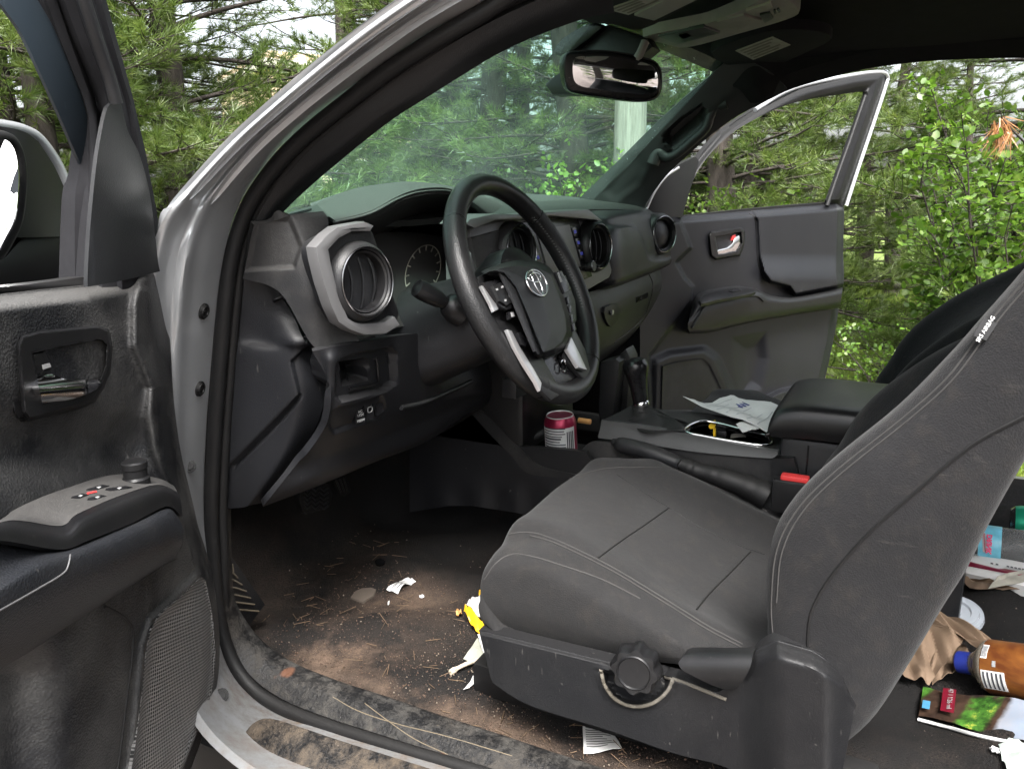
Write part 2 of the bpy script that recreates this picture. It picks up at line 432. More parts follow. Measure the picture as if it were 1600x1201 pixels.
r_, c_ = gx.shape; ii, jj = np.meshgrid(np.arange(r_ - 1), np.arange(c_ - 1), indexing='ij'); a = (ii * c_ + jj).ravel()
tag(mesh('ground', np.stack([gx, gy, gz], 2).reshape(-1, 3), np.stack([a, a + 1, a + c_ + 1, a + c_], 1), MAT['ground']), kind='structure')

def leafmat(name, c1, c2, c3, tr=.5):
    m, n, b, o = newmat(name); n.nodes.remove(b); v, g = coords(n)
    oi = N(n, 'ShaderNodeObjectInfo')
    col = mixc(n, mapr(n, tex(n, v, 2.2, 3), .35, .65), c1, c2); col = mixc(n, mapr(n, tex(n, v, 17, 2), .5, .75), col, c3)
    hv = N(n, 'ShaderNodeHueSaturation'); n.links.new(col, hv.inputs['Color']); n.links.new(mapr(n, oi.outputs['Random'], 0, 1, .8, 1.2), hv.inputs['Value'])
    d = N(n, 'ShaderNodeBsdfDiffuse'); t = N(n, 'ShaderNodeBsdfTranslucent'); gl = N(n, 'ShaderNodeBsdfGlossy', inp={'Roughness': .45, 'Color': (1, 1, 1, 1)})
    n.links.new(hv.outputs[0], d.inputs[0]); n.links.new(hv.outputs[0], t.inputs[0])
    mx = N(n, 'ShaderNodeMixShader', inp={0: tr}); n.links.new(d.outputs[0], mx.inputs[1]); n.links.new(t.outputs[0], mx.inputs[2])
    m2 = N(n, 'ShaderNodeMixShader', inp={0: .04}); n.links.new(mx.outputs[0], m2.inputs[1]); n.links.new(gl.outputs[0], m2.inputs[2])
    n.links.new(m2.outputs[0], o.inputs['Surface']); return m
MAT['needle'] = leafmat('pine_needles', (.080, .140, .026), (.130, .190, .038), (.21, .26, .06), .4)
MAT['leaf'] = leafmat('broad_leaves', (.085, .19, .018), (.15, .28, .028), (.26, .36, .06), .5)
MAT['dead'] = leafmat('dead_needles', (.45, .21, .08), (.50, .26, .11), (.40, .18, .07), .2)
MAT['blade'] = leafmat('grass_blades', (.15, .25, .03), (.25, .34, .05), (.34, .32, .10), .45)
m, n, b, o = newmat('bark'); v, g = coords(n, (1, 1, .25)); t_ = tex(n, v, 22, 6, .75)
n.links.new(mixc(n, mapr(n, t_, .3, .7), (.020, .016, .013), (.085, .070, .060)), b.inputs['Base Color']); b.inputs['Roughness'].default_value = .95
bp = N(n, 'ShaderNodeBump', inp={'Strength': 1, 'Distance': .02}); n.links.new(t_, bp.inputs['Height']); n.links.new(bp.outputs[0], b.inputs['Normal']); MAT['bark'] = m
m, n, b, o = newmat('weathered_pole'); v, g = coords(n, (1, 1, .08)); t_ = tex(n, v, 40, 6, .75)
n.links.new(mixc(n, mapr(n, t_, .3, .7), (.14, .125, .11), (.34, .32, .29)), b.inputs['Base Color']); b.inputs['Roughness'].default_value = .9
bp = N(n, 'ShaderNodeBump', inp={'Strength': .7, 'Distance': .01}); n.links.new(t_, bp.inputs['Height']); n.links.new(bp.outputs[0], b.inputs['Normal']); MAT['polew'] = m

def soup(name, V, F, mat):
    me = bpy.data.meshes.new(name); V = np.asarray(V, np.float32); F = np.asarray(F, np.int32); k = F.shape[1]
    me.vertices.add(len(V)); me.vertices.foreach_set('co', V.ravel()); me.loops.add(F.size); me.loops.foreach_set('vertex_index', F.ravel())
    me.polygons.add(len(F)); me.polygons.foreach_set('loop_start', np.arange(0, F.size, k, dtype=np.int32)); me.polygons.foreach_set('loop_total', np.full(len(F), k, np.int32))
    me.update(calc_edges=True); me.materials.append(mat); return me
def unit(a): return a / (np.linalg.norm(a, axis=-1, keepdims=True) + 1e-9)
def needles(pos, d, per, ln, wd, spread, R_):
    P = np.repeat(pos, per, 0); Dr = unit(np.repeat(d, per, 0) + R_.normal(0, spread, (len(P), 3)))
    L = ln * R_.uniform(.7, 1.15, (len(P), 1)); s = unit(np.cross(Dr, R_.normal(0, 1, (len(P), 3)))) * wd
    P = P + Dr * R_.uniform(0, .25, (len(P), 1)) * ln
    V = np.stack([P - s, P + s, P + Dr * L], 1).reshape(-1, 3); return V, np.arange(len(V)).reshape(-1, 3)
def limb_soup(segs, sides=5):
    V = []; F = []
    for pts, r0, r1 in segs:
        pts = np.asarray(pts); k = len(pts); T = unit(np.gradient(pts, axis=0)); u = np.array([.31, .17, .93])
        s = unit(np.cross(T, u)); w_ = np.cross(s, T); rr = np.linspace(r0, r1, k)[:, None]; base = len(V) and sum(len(x) for x in V)
        ring = [pts + rr * (s * math.cos(2 * math.pi * a / sides) + w_ * math.sin(2 * math.pi * a / sides)) for a in range(sides)]
        base = sum(len(x) for x in V); V.append(np.stack(ring, 1).reshape(-1, 3))
        i, j = np.meshgrid(np.arange(k - 1), np.arange(sides), indexing='ij'); j2 = (j + 1) % sides
        F.append(base + np.stack([i * sides + j, i * sides + j2, (i + 1) * sides + j2, (i + 1) * sides + j], 2).reshape(-1, 4))
    return np.vstack(V), np.vstack(F)
def pine_mesh(seed, H, RX, h0, per=18, ln=.085, dens=1.0, wh=.30, wd=.0021):
    R_ = np.random.default_rng(seed); segs = []; tp, td = [], []
    tr = np.array([[.10 * math.sin(h * .9 + seed), .08 * math.cos(h * 1.1 + seed), h] for h in np.linspace(-.15, H, 16)])
    trunk = limb_soup([(tr, .135 * H / 7, .02)], 12)
    h = h0
    while h < H - .15:
        for k in range(R_.integers(4, 7)):
            az = R_.uniform(0, 2 * math.pi); f = (h - h0) / (H - h0); L = max(.25, RX * (1 - f ** 1.4) * R_.uniform(.6, 1.1))
            t = np.linspace(0, 1, 8)[:, None]; d = np.array([math.cos(az), math.sin(az), 0]); c0 = np.array([.10 * math.sin(h * .9 + seed), .08 * math.cos(h * 1.1 + seed), h + R_.uniform(-.12, .12)])
            up = R_.uniform(-.05, .35); side = np.array([-d[1], d[0], 0]) * R_.normal(0, .15)
            br = c0 + d * L * t + side * L * t ** 2 + np.array([0, 0, 1]) * L * (up * t - .25 * t ** 2 + .16 * t ** 4)
            segs.append((br, .008 + .012 * L / RX, .003))
            nt_ = int(L * 9 * dens) + 2
            for q_ in range(nt_):
                s = R_.uniform(.22, 1.0); p = br[min(6, int(s * 7))] * (1 - (s * 7 % 1)) + br[min(7, int(s * 7) + 1)] * (s * 7 % 1)
                dd = unit(d * R_.uniform(.4, 1) + np.array([-d[1], d[0], 0]) * R_.choice([-1, 1]) * R_.uniform(.3, 1.1) + np.array([0, 0, R_.uniform(-.15, .55)]))
                tl = R_.uniform(.14, .42) * (1.1 - .5 * s); tw = p + dd * tl * np.linspace(0, 1, 4)[:, None] + np.array([0, 0, .12]) * tl * np.linspace(0, 1, 4)[:, None] ** 2
                segs.append((tw, .0035, .0018))
                for u_ in (.45, .7, .9, 1.0): tp.append(p + dd * tl * u_ + np.array([0, 0, .12 * tl * u_ * u_])); td.append(dd + np.array([0, 0, .35]))
            tp.append(br[-1]); td.append(d)
        h += wh * R_.uniform(.7, 1.3)
    V, F = needles(np.array(tp), unit(np.array(td)), per, ln, wd, .55, R_)
    bV, bF = limb_soup(segs, 4)
    return soup('trunk', *trunk, MAT['bark']), soup('branches', bV, bF, MAT['bark']), soup('crown', V, F, MAT['needle'])
def leaves(pos, d, size, R_):
    k = len(pos); d = unit(d); nn = unit(R_.normal(0, .6, (k, 3)) + np.array([0, 0, 1.])); s = unit(np.cross(d, nn)); nn = np.cross(s, d)
    L = size * R_.uniform(.45, 1.25, (k, 1)); W_ = L * .36
    pts = [pos, pos + d * L * .3 + s * W_ + nn * L * .07, pos + d * L * .72 + s * W_ * .85 + nn * L * .05, pos + d * L, pos + d * L * .72 - s * W_ * .85 + nn * L * .05, pos + d * L * .3 - s * W_ + nn * L * .07]
    V = np.stack(pts, 1).reshape(-1, 3); b0 = np.arange(k)[:, None] * 6
    return V, np.vstack([b0 + np.array([0, 1, 2, 3]), b0 + np.array([0, 3, 4, 5])])
def shrub_mesh(seed, H, RX, nstem, size, dens=1.0):
    R_ = np.random.default_rng(seed); segs = []; lp, ld = [], []
    for k in range(nstem):
        az = R_.uniform(0, 6.28); L = H * R_.uniform(.6, 1.05); lean = R_.uniform(.1, 1.0) * RX / H
        d = np.array([math.cos(az) * lean, math.sin(az) * lean, 1.]); t = np.linspace(0, 1, 8)[:, None]
        st = np.array([math.cos(az), math.sin(az), 0]) * R_.uniform(0, .15) + d * L * t * np.array([1, 1, .95]) + R_.normal(0, .02, (8, 3)) * t + np.array([math.cos(az), math.sin(az), -.3]) * .25 * t ** 3
        segs.append((st, .012, .003))
        for q_ in range(int(L * 13 * dens)):
            s = R_.uniform(.12, 1); i_ = min(6, int(s * 7)); p = st[i_] + (st[i_ + 1] - st[i_]) * (s * 7 - i_)
            dd = unit(np.array([R_.normal(), R_.normal(), R_.uniform(-.1, .8)])); tl = R_.uniform(.12, .42) * (RX / .8)
            tw = p + dd * tl * np.linspace(0, 1, 3)[:, None]; segs.append((tw, .003, .0014))
            for u_ in np.linspace(.2, 1, 8): lp.append(p + dd * tl * u_); ld.append(dd * .5 + R_.normal(0, .7, 3) + np.array([0, 0, .1]))
    V, F = leaves(np.array(lp), np.array(ld), size, R_); bV, bF = limb_soup(segs, 4)
    return soup('stems', bV, bF, MAT['bark']), soup('crown', V, F, MAT['leaf'])
def place(name, parts, names, loc, rz, sc, label, cat, group):
    t = empty(name, loc); t.rotation_euler = (0, 0, rz); t.scale = (sc, sc, sc); tag(t, label, cat, group)
    for p, nm in zip(parts, names): link(bpy.data.objects.new(nm, p), t)
    return t
def spot(px, dist):
    r = ray(px, 303); r = np.array([r[0], r[1]]); r /= np.linalg.norm(r); p = CAM[:2] + r * dist
    rr = math.hypot(*p); return (p[0], p[1], .012 * max(0, rr - 8) - .03)
pineA = pine_mesh(3, 7.5, 1.9, .4, per=16, dens=1.35, wh=.25, wd=.0026); pineB = pine_mesh(11, 8.5, 2.2, .8, per=15, dens=1.1, wh=.30, wd=.0026); pineC = pine_mesh(23, 5.5, 1.7, .2, per=17, ln=.075, dens=1.9, wh=.23, wd=.0023); pineD = pine_mesh(31, 8.5, 2.4, 1.2, per=11, dens=.5, wh=.42, wd=.0026)
PN = ('trunk', 'branches', 'crown')
pines = [  # pixel column, distance, mesh, turn, size, label
    (40, 6.2, pineA, .4, 1.0, 'bushy green pine behind the driver side wing mirror', ), (190, 7.6, pineB, 2.2, .95, 'tall bushy pine between the driver door frame and windscreen pillar'),
    (285, 8.6, pineA, 1.1, .80, 'pine with long drooping boughs beside the silver windscreen pillar'), (120, 11.5, pineB, 3.3, 1.1, 'pine standing in the second row behind the wing mirror'),
    (545, 11.0, pineD, .9, 1.1, 'tall pine whose trunk rises above the silver windscreen pillar'), (660, 12.5, pineA, 4.0, 1.1, 'distant pine behind the dashboard hood'),
    (765, 8.0, pineB, 5.1, 1.0, 'dark trunked pine seen through the windscreen middle'), (888, 7.0, pineB, 2.8, .95, 'thick trunked pine between the windscreen middle and the pale pole'),
    (1125, 6.4, pineB, 1.9, .8, 'dark trunked pine framed by the passenger door window'), (1035, 10.5, pineA, .2, 1.1, 'pine behind the pale pole'),
    (105, 5.6, pineC, .7, 1.0, 'dense young pine filling the gap above the wing mirror'), (262, 6.0, pineC, 3.9, 1.12, 'dense young pine beside the foot of the silver windscreen pillar'),
    (430, 9.2, pineC, 5.2, .48, 'dense young pine below the beige building'), (610, 9.6, pineC, 1.2, .75, 'young pine behind the dashboard hood and the lawn'), (700, 9.5, pineC, 2.9, 1.2, 'young pine beside the dark trunk in the windscreen'), (830, 8.8, pineC, .1, 1.2, 'young pine between two dark trunks in the windscreen'),
    (1180, 7.4, pineC, 4.9, 1.0, 'young pine filling the passenger door window'), (1500, 7.8, pineC, 3.0, .58, 'young pine rising behind the round leaved shrubs'),
    (1262, 8.2, pineA, 3.6, .66, 'pine behind the passenger door window frame'), (1350, 11.5, pineB, 2.0, .78, 'young pine with long needles beyond the passenger door edge'),
    (1400, 10.5, pineB, 1.4, .62, 'open crowned pine standing behind the leafy shrubs'), (1620, 5.6, pineC, 4.4, .85, 'pine carrying a rust coloured dead spray behind the leafy shrubs')]
trees = []
for px, dist, ms, rz, sc, lab in pines: trees.append(place('pine_tree', ms, PN, spot(px, dist), rz, sc, lab, 'pine tree', 'pines around the truck'))
for k, (x, y, ms) in enumerate(((-13.5, -2.5, pineB), (-12.5, 6.2, pineA), (-3.6, -4.4, pineB), (-1.0, -9.5, pineB), (12.5, -13.0, pineA), (-6.2, -7.6, pineC))):  # out-of-view pines, added for mirror and paint reflections and for the light
    place('pine_tree', ms, PN, (x, y, 0), k * 1.7, 1.0, ('unseen tall pine added facing the open driver door', 'unseen bushy pine added facing the driver side front fender', 'pine whose trunk shows in the rear view mirror', 'unseen tall pine added behind the truck bed', 'unseen bushy pine added behind the passenger side of the truck bed', 'young pine beyond the mirrored trunk')[k], 'pine tree', 'pines around the truck')
SN = ('stems', 'crown')
shA = shrub_mesh(5, 2.3, .50, 24, .050, 1.5); shB = shrub_mesh(8, 1.3, .8, 30, .046, 1.3); shC = shrub_mesh(15, 2.6, 1.4, 30, .07)
for px, dist, ms, rz, sc, lab in ((1530, 5.0, shA, .3, .92, 'tall round leaved shrub beyond the driver seat back'), (1610, 4.4, shA, 2.1, .78, 'round leaved shrub rising behind the driver seat top'), (1478, 4.5, shB, 1.0, .55, 'low round leaved shrub beside the passenger seat back'),
                                  (1420, 6.9, shB, 4.0, .42, 'low shrub in the grass beyond the passenger door edge'), (1085, 5.8, shC, 2.0, .55, 'light green shrub in front of the dark trunk by the passenger window'), (925, 6.0, shC, .5, .62, 'bright green shrub beside the passenger windscreen pillar'),
                                  (640, 10.0, shC, 1.5, .9, 'leafy bush behind the dashboard hood'), (560, 11.0, shC, 3.2, .8, 'leafy bush by the lawn'), (720, 9.5, shB, 2.4, 1.0, 'low bush behind the steering wheel top'), (1215, 8.5, shB, .9, .7, 'low bush under the passenger window pine'), (1540, 8.5, shC, 5.0, .7, 'large leafy bush behind the round leaved shrubs')):
    place('leafy_shrub', ms, SN, spot(px, dist), rz, sc, lab, 'shrub', 'leafy shrubs among the pines')
# rust coloured dead spray on a pine
dt = trees[-1]; c = D(1566, 196, 3.5)
R_ = np.random.default_rng(2); V, F = needles(np.repeat(c[None], 14, 0) + R_.normal(0, .02, (14, 3)), unit(np.tile([[0, 0, -1.]], (14, 1)) + R_.normal(0, .25, (14, 3))), 10, .115, .003, .28, R_)
ob = link(bpy.data.objects.new('dead_spray', soup('dead_spray', V, F, MAT['dead']))); ob.parent = dt
bpy.context.view_layer.update(); ob.matrix_parent_inverse = dt.matrix_world.inverted()
bs = limb_soup([(np.array([D(1640, 300, 5.4), D(1625, 262, 4.4), D(1600, 222, 3.6), c + np.array([0, 0, .02]), D(1562, 172, 3.45)]), .008, .002)], 5)
ob = link(bpy.data.objects.new('dead_twig', soup('dead_twig', *bs, MAT['bark']))); ob.parent = dt; ob.matrix_parent_inverse = dt.matrix_world.inverted()
# pale pole
ps_ = spot(982, 5.6); pol = limb_soup([(np.array([[0, 0, h] for h in np.linspace(-.2, 8.5, 12)]), .115, .085)], 20)
po = link(bpy.data.objects.new('utility_pole', soup('utility_pole', *pol, MAT['polew']))); po.location = ps_
tag(po, 'pale weathered wooden pole standing beside the truck among pines', 'pole')
# grass
R_ = np.random.default_rng(4); K = 90000
gp = np.stack([R_.uniform(2.4, 10, K), R_.uniform(-2.4, 4.0, K), np.zeros(K)], 1); gp[:, 2] = np.maximum(0, .012 * (np.hypot(gp[:, 0], gp[:, 1]) - 8)) - .02
keep = np.array([noise.noise(Vector((p[0] * .8, p[1] * .8, 0))) for p in gp]) > -.25; gp = gp[keep]
V, F = needles(gp, np.tile([[0, 0, 1.]], (len(gp), 1)), 2, .17, .0035, .35, R_)
tag(link(bpy.data.objects.new('grass', soup('grass', V, F, MAT['blade']))), kind='stuff', label='long bright green grass growing beyond the passenger door', cat='grass')
# beige building far off
bd = empty('building', spot(560, 52)); bd.rotation_euler = (0, 0, R(-30)); tag(bd, 'beige flat roofed building glimpsed between the pine boughs', 'building')
MAT['beige'] = simple('beige_render', (.55, .42, .29), .85); MAT['pale'] = simple('pale_cornice', (.70, .66, .60), .8); MAT['wglass'] = simple('dark_window', (.05, .06, .07), .15)
rbox('wall', (0, 6, 4.0), (10, 12, 8.2), MAT['beige'], bd, .05); rbox('cornice', (0, 6, 8.25), (10.8, 12.8, .5), MAT['pale'], bd, .08); rbox('parapet', (0, 6, 8.7), (10.2, 12.2, .5), MAT['beige'], bd, .05)
for k in range(3):
    for z in (2.2, 5.4):
        wn = rbox('window', (-3 + k * 3, -.02, z), (1.3, .1, 1.6), MAT['pale'], bd, .02); rbox('pane', (-3 + k * 3, -.08, z), (1.1, .04, 1.4), MAT['wglass'], wn, 0)

# ================================================================== THE TRUCK
truck = tag(empty('pickup_truck'), 'silver pickup truck with open doors and a dirty dark grey cabin', 'pickup truck')

# ---- painted door opening: pillar, hinge face, rocker
out_px = [(760, -75), (700, -45), (630, 2), (563, 50), (497, 103), (430, 160), (363, 220), (297, 290), (262, 332), (238, 385), (228, 450), (226, 560), (232, 680), (244, 790), (256, 870), (268, 965), (284, 1050), (318, 1125), (372, 1180), (440, 1222), (530, 1255), (640, 1290), (760, 1330), (960, 1400)]
in_px = [(800, -14), (740, 18), (664, 58), (592, 110), (529, 154), (474, 197), (428, 241), (386, 298), (364, 343), (350, 400), (340, 463), (330, 567), (322, 680), (319, 790), (326, 868), (337, 970), (356, 1038), (388, 1082), (436, 1116), (500, 1137), (565, 1158), (640, 1180), (760, 1216), (960, 1280)]
ox = [-.68, -.70, -.72, -.735, -.75, -.77, -.79, -.82, -.845, -.86, -.865, -.865, -.865, -.865, -.865, -.87, -.875, -.88, -.885, -.89, -.89, -.89, -.89, -.89]
ix = [-.625, -.635, -.645, -.655, -.665, -.675, -.69, -.70, -.71, -.72, -.725, -.725, -.725, -.725, -.725, -.725, -.725, -.725, -.725, -.725, -.725, -.725, -.725, -.725]
rows = []
ts = [0, .10, .22, .34, .46, .60, .78, 1.0]
for i, (a, b) in enumerate(zip(out_px, in_px)):
    P0, P1 = X(*a, ox[i]), X(*b, ix[i]); row = []
    for t in ts:
        p = P0 * (1 - t) + P1 * t
        u = 1.0 if i < 8 else (.5 if i < 11 else .0)
        g = {0: -.010, .10: .004, .22: -.004, .34: -.012, .46: .008, .60: .002, .78: -.001, 1.0: -.008}[t] * u
        if i >= 9: g += {0: -.02, .10: -.012, .22: -.006, .34: .0, .46: .010, .60: .002, .78: 0, 1.0: -.006}[t] * (.8 if i < 16 else .35)
        v = CAM - p; v /= np.linalg.norm(v); row.append(p + v * g)
    rows.append(row)
pillar = sheet('door_opening_panel', grid(rows, 4, 5), MAT['paint'], truck, .012)
# rubber seal round the opening, two lips
sp = [(905, -50), (812, -14), (745, 26), (672, 68), (600, 116), (538, 163), (484, 206), (440, 249), (401, 300), (377, 348), (362, 402), (352, 470), (343, 570), (335, 680), (330, 790), (333, 870), (342, 960), (355, 1012), (374, 1050), (404, 1083), (446, 1108), (505, 1131), (570, 1152), (640, 1174), (760, 1210), (960, 1272)]
sx_ = np.interp(np.arange(len(sp)), np.linspace(0, len(sp) - 1, 8), [-.61, -.65, -.685, -.712, -.718, -.718, -.715, -.715])
tube('door_seal', cr([X(*p, x) for p, x in zip(sp, sx_)], 6), .0105, MAT['rubber'], truck, n=10)
sp2 = [(a + (14 if i < 9 else 16 if i < 16 else 8), b + (10 if i < 9 else 2 if i < 15 else -11)) for i, (a, b) in enumerate(sp)]
tube('door_seal', cr([X(*p, x + .018) for p, x in zip(sp2, sx_)], 6), .0085, MAT['rubber'], truck, n=10)
# inner pillar trim between seal and windscreen
tp_o = [(930, -42), (840, 0), (770, 33), (690, 78), (615, 128), (552, 176), (498, 218), (453, 262), (415, 315), (392, 358)]
tp_i = [(960, 20), (912, 30), (837, 57), (777, 85), (727, 115), (676, 147), (602, 195), (500, 278), (447, 327), (415, 362)]
rws = []
for k, (a, b) in enumerate(zip(tp_o, tp_i)):
    A, B = X(*a, -.605 - .085 * k / 9), X(*b, -.55 - .11 * k / 9)
    rws.append([A, A * .5 + B * .5 + np.array([-.004, -.008, 0]), B])
sheet('pillar_trim', grid(rws, 4, 5), MAT['clean'], truck, .02)

# grommets and hinge bolt in the hinge face
for px, py in ((317, 486), (311, 607)):
    c = on(pillar, px, py); e = on(pillar, px + 10, py); f_ = on(pillar, px, py + 10); nn = np.cross(e - c, f_ - c)
    if nn @ (CAM - c) < 0: nn = -nn
    lathe('grommet', [(0, .004), (.003, .0045), (.0035, .003), (.0055, .003), (.006, .005), (.0085, .005), (.009, .0015), (.0105, .003), (.0108, -.004)], c, nn, MAT['rubber'], pillar, n=24)
for px, py, r in ((296, 728, .009), (346, 1086, .010)):
    c = on(pillar, px, py)
    if c is not None:
        lathe('plug', [(0, .004), (r * .6, .004), (r * .65, .002), (r, .0015), (r, -.003)], c, CAM - c + np.array([0, 0, .2]), MAT['rubber'], pillar, n=14)
# black step pad on the rocker
pp = [(379, 1153), (384, 1140), (398, 1126), (422, 1120), (470, 1134), (530, 1154), (600, 1176), (690, 1204), (820, 1246), (800, 1320), (640, 1262), (520, 1218), (440, 1188), (390, 1170)]
PZ = Plane(on(pillar, 450, 1165), np.array([-.35, 0, .94]))
stepp = panel('step_pad', cr([PZ(*p, .022) for p in pp], 3, True), .04, MAT['padm'], truck, .004)

# ---- hidden but real: cab shell, bonnet, wheels
def slab(name, x0, x1, y0, y1, z0, z1, mat, parent, bev=.01):
    return rbox(name, ((x0 + x1) / 2, (y0 + y1) / 2, (z0 + z1) / 2), (x1 - x0, y1 - y0, z1 - z0), mat, parent, bev)
slab('floor_pan', -.80, .80, -1.50, .60, .44, .53, MAT['rubber'], truck)
slab('firewall', -.78, .78, .62, .68, .5, 1.18, MAT['rubber'], truck)
slab('rear_wall', -.78, .78, -1.56, -1.50, .5, 1.20, MAT['plastic'], truck)
hood = grid([[(x, y, 1.17 - .05 * abs(x) ** 2 - .05 * ((y - .55) / 1.2) ** 2) for x in (-.86, -.5, 0, .5, .86)] for y in (.56, .9, 1.3, 1.7, 1.95)], 4, 4)
sheet('bonnet', hood, MAT['paint'], truck, .03)
for s in (-1, 1):
    fen = grid([[(s * (.87 + .03 * math.sin(j / 4 * 3.1)), .34 + j * .4, z) for j in range(5)] for z in (1.14, 1.0, .8, .62)], 3, 3)
    sheet('fender', fen, MAT['paint'], truck, .02)
    for y in (1.32, -1.92):
        wl = lathe('wheel', [(.20, -.09), (.34, -.11), (.375, -.09), (.38, 0), (.375, .09), (.34, .11), (.20, .09)], (s * .78, y, .38), (1, 0, 0), MAT['rubber'], truck, n=32, close=True)
        lathe('rim', [(0, .05), (.06, .05), (.12, .03), (.20, .085), (.205, -.085), (0, -.085)], (s * .78, y, .38), (s, 0, 0), MAT['silver'], wl, n=24)
    slab('bed_side', s * .90 - .03, s * .90 + .03, -3.3, -1.60, .62, 1.15, MAT['paint'], truck, .02)
slab('bed_floor', -.87, .87, -3.3, -1.60, .60, .66, MAT['rubber'], truck)
slab('far_rocker', .70, .88, -1.45, .25, .46, .585, MAT['paint'], truck, .03)
slab('near_rear_rocker', -.90, -.70, -1.45, -.50, .44, .55, MAT['paint'], truck, .03)
slab('far_kick_panel', .715, .738, .18, .64, .54, 1.22, MAT['rubber'], truck, .005)
slab('far_hinge_trim', .74, .85, .16, .34, .56, 1.22, MAT['rubber'], truck, .02)

# ---- roof: headliner, rails
zr = X(1600, 92, .65)[2]
hrows = []
for y in (.10, .0, -.12, -.35, -.7, -1.1, -1.5):
    hrows.append([(x, y - .13 * (abs(x) / .6) ** 2 * (1 if y > -.2 else .2), 1.625 + .055 * (1 - (abs(x) / .62) ** 2) + (.0 if y < -.2 else -.07 * (y + .2))) for x in (-.60, -.45, -.2, 0, .2, .45, .66)])
headl = sheet('headliner', grid(hrows, 4, 4), MAT['head'], truck, .05, away=(0, 0, .07))
rail = [(1150, 158), (1190, 160), (1240, 138), (1330, 113), (1400, 101), (1480, 94), (1600, 91), (1800, 95)]
rp = cr([X(*p, .63 if i < 2 else .655) for i, p in enumerate(rail)], 5)
rows = [[p + np.array([-.07, 0, .13]), p + np.array([-.045, 0, .03]), p, p + np.array([.03, 0, .006]), p + np.array([.08, 0, .05])] for p in rp]
sheet('roof_rail', np.array(rows), MAT['head'], truck, .02)
pe0, pe1 = X(*out_px[0], ox[0]), X(*in_px[0], ix[0])
rr_ = []
for k, y_ in enumerate(np.linspace(min(pe0[1], pe1[1]) + .02, -1.55, 14)):
    t_ = k / 13; zc = (pe1[2] - .005) * (1 - ss(0, .45, t_)) + 1.600 * ss(0, .45, t_); zo = pe0[2] * (1 - ss(0, .45, t_)) + 1.655 * ss(0, .45, t_)
    rr_.append([(-.575, y_, 1.66), (-.60, y_, zc + .03), (-.63, y_, zc), (-.655, y_, zc + .012), (-.675, y_, zc + .045), (-.70, y_, zo), (-.705, y_, max(zo + .05, 1.69)), (-.68, y_, 1.715)])
sheet('roof_rail', grid(rr_, 3, 2), MAT['paint'], truck, .006)
roofg = grid([[(x, y, 1.70 + .06 * (1 - (x / .7) ** 2) - .09 * float(ss(-.35, .02, y))) for x in (-.70, -.4, 0, .4, .70)] for y in (-.02 - .0, -.2, -.5, -1.0, -1.56)], 4, 4)
sheet('roof_skin', roofg, MAT['paint'], truck, .01)

# ---- windscreen
m, n, b, o = newmat('windscreen_glass'); n.nodes.remove(b)
v, g = coords(n)
tr = N(n, 'ShaderNodeBsdfTransparent', inp={'Color': (.62, .91, .78, 1)})
gl = N(n, 'ShaderNodeBsdfGlossy', inp={'Roughness': .02, 'Color': (1, 1, 1, 1)})
di = N(n, 'ShaderNodeBsdfDiffuse', inp={'Color': (.42, .60, .52, 1)}); tl = N(n, 'ShaderNodeBsdfTranslucent', inp={'Color': (.42, .62, .54, 1)})
ad = N(n, 'ShaderNodeAddShader'); n.links.new(di.outputs[0], ad.inputs[0]); n.links.new(tl.outputs[0], ad.inputs[1])
fr = N(n, 'ShaderNodeFresnel', inp={'IOR': 1.45})
m1 = N(n, 'ShaderNodeMixShader'); n.links.new(mul(n, fr.outputs[0], .55), m1.inputs[0]); n.links.new(tr.outputs[0], m1.inputs[1]); n.links.new(gl.outputs[0], m1.inputs[2])
vs, _ = coords(n, (30, 30, 9)); vs2, _ = coords(n, (8, 60, 40))
dirt = mapr(n, tex(n, v, 3.5, 6, .65), .35, .8, .02, .10)
scr = mul(n, mapr(n, tex(n, vs, 3, 2), .71, .74), .25); scr2 = mul(n, mapr(n, tex(n, vs2, 2, 2), .72, .75), .25)
spk = mul(n, mapr(n, tex(n, v, 120, 1), .80, .83), .4)
dd = mul(n, mul(n, dirt, mul(n, scr, scr2, 'MAXIMUM'), 'MAXIMUM'), spk, 'MAXIMUM')
m2 = N(n, 'ShaderNodeMixShader'); n.links.new(dd, m2.inputs[0]); n.links.new(m1.outputs[0], m2.inputs[1]); n.links.new(ad.outputs[0], m2.inputs[2])
n.links.new(m2.outputs[0], o.inputs['Surface']); MAT['glass'] = m
wr = []
for t in np.linspace(0, 1, 5):
    row = []
    for s in (-1, -.6, 0, .6, 1):
        xx = s * (.665 - .09 * t); yy = (.30 + .17 * (1 - s * s)) * (1 - t) + (-.085 + .13 * (1 - s * s)) * t; zz = (1.255 + .0 * (1 - s * s)) * (1 - t) + (1.625 + .035 * (1 - s * s)) * t
        row.append((xx, yy, zz))
    wr.append(row)
G = grid(wr, 6, 6)
r_, c_ = G.shape[:2]
ii, jj = np.meshgrid(np.arange(r_ - 1), np.arange(c_ - 1), indexing='ij'); a = (ii * c_ + jj).ravel()
wind = mesh('windscreen', G.reshape(-1, 3), np.stack([a, a + 1, a + c_ + 1, a + c_], 1), MAT['glass'], truck)

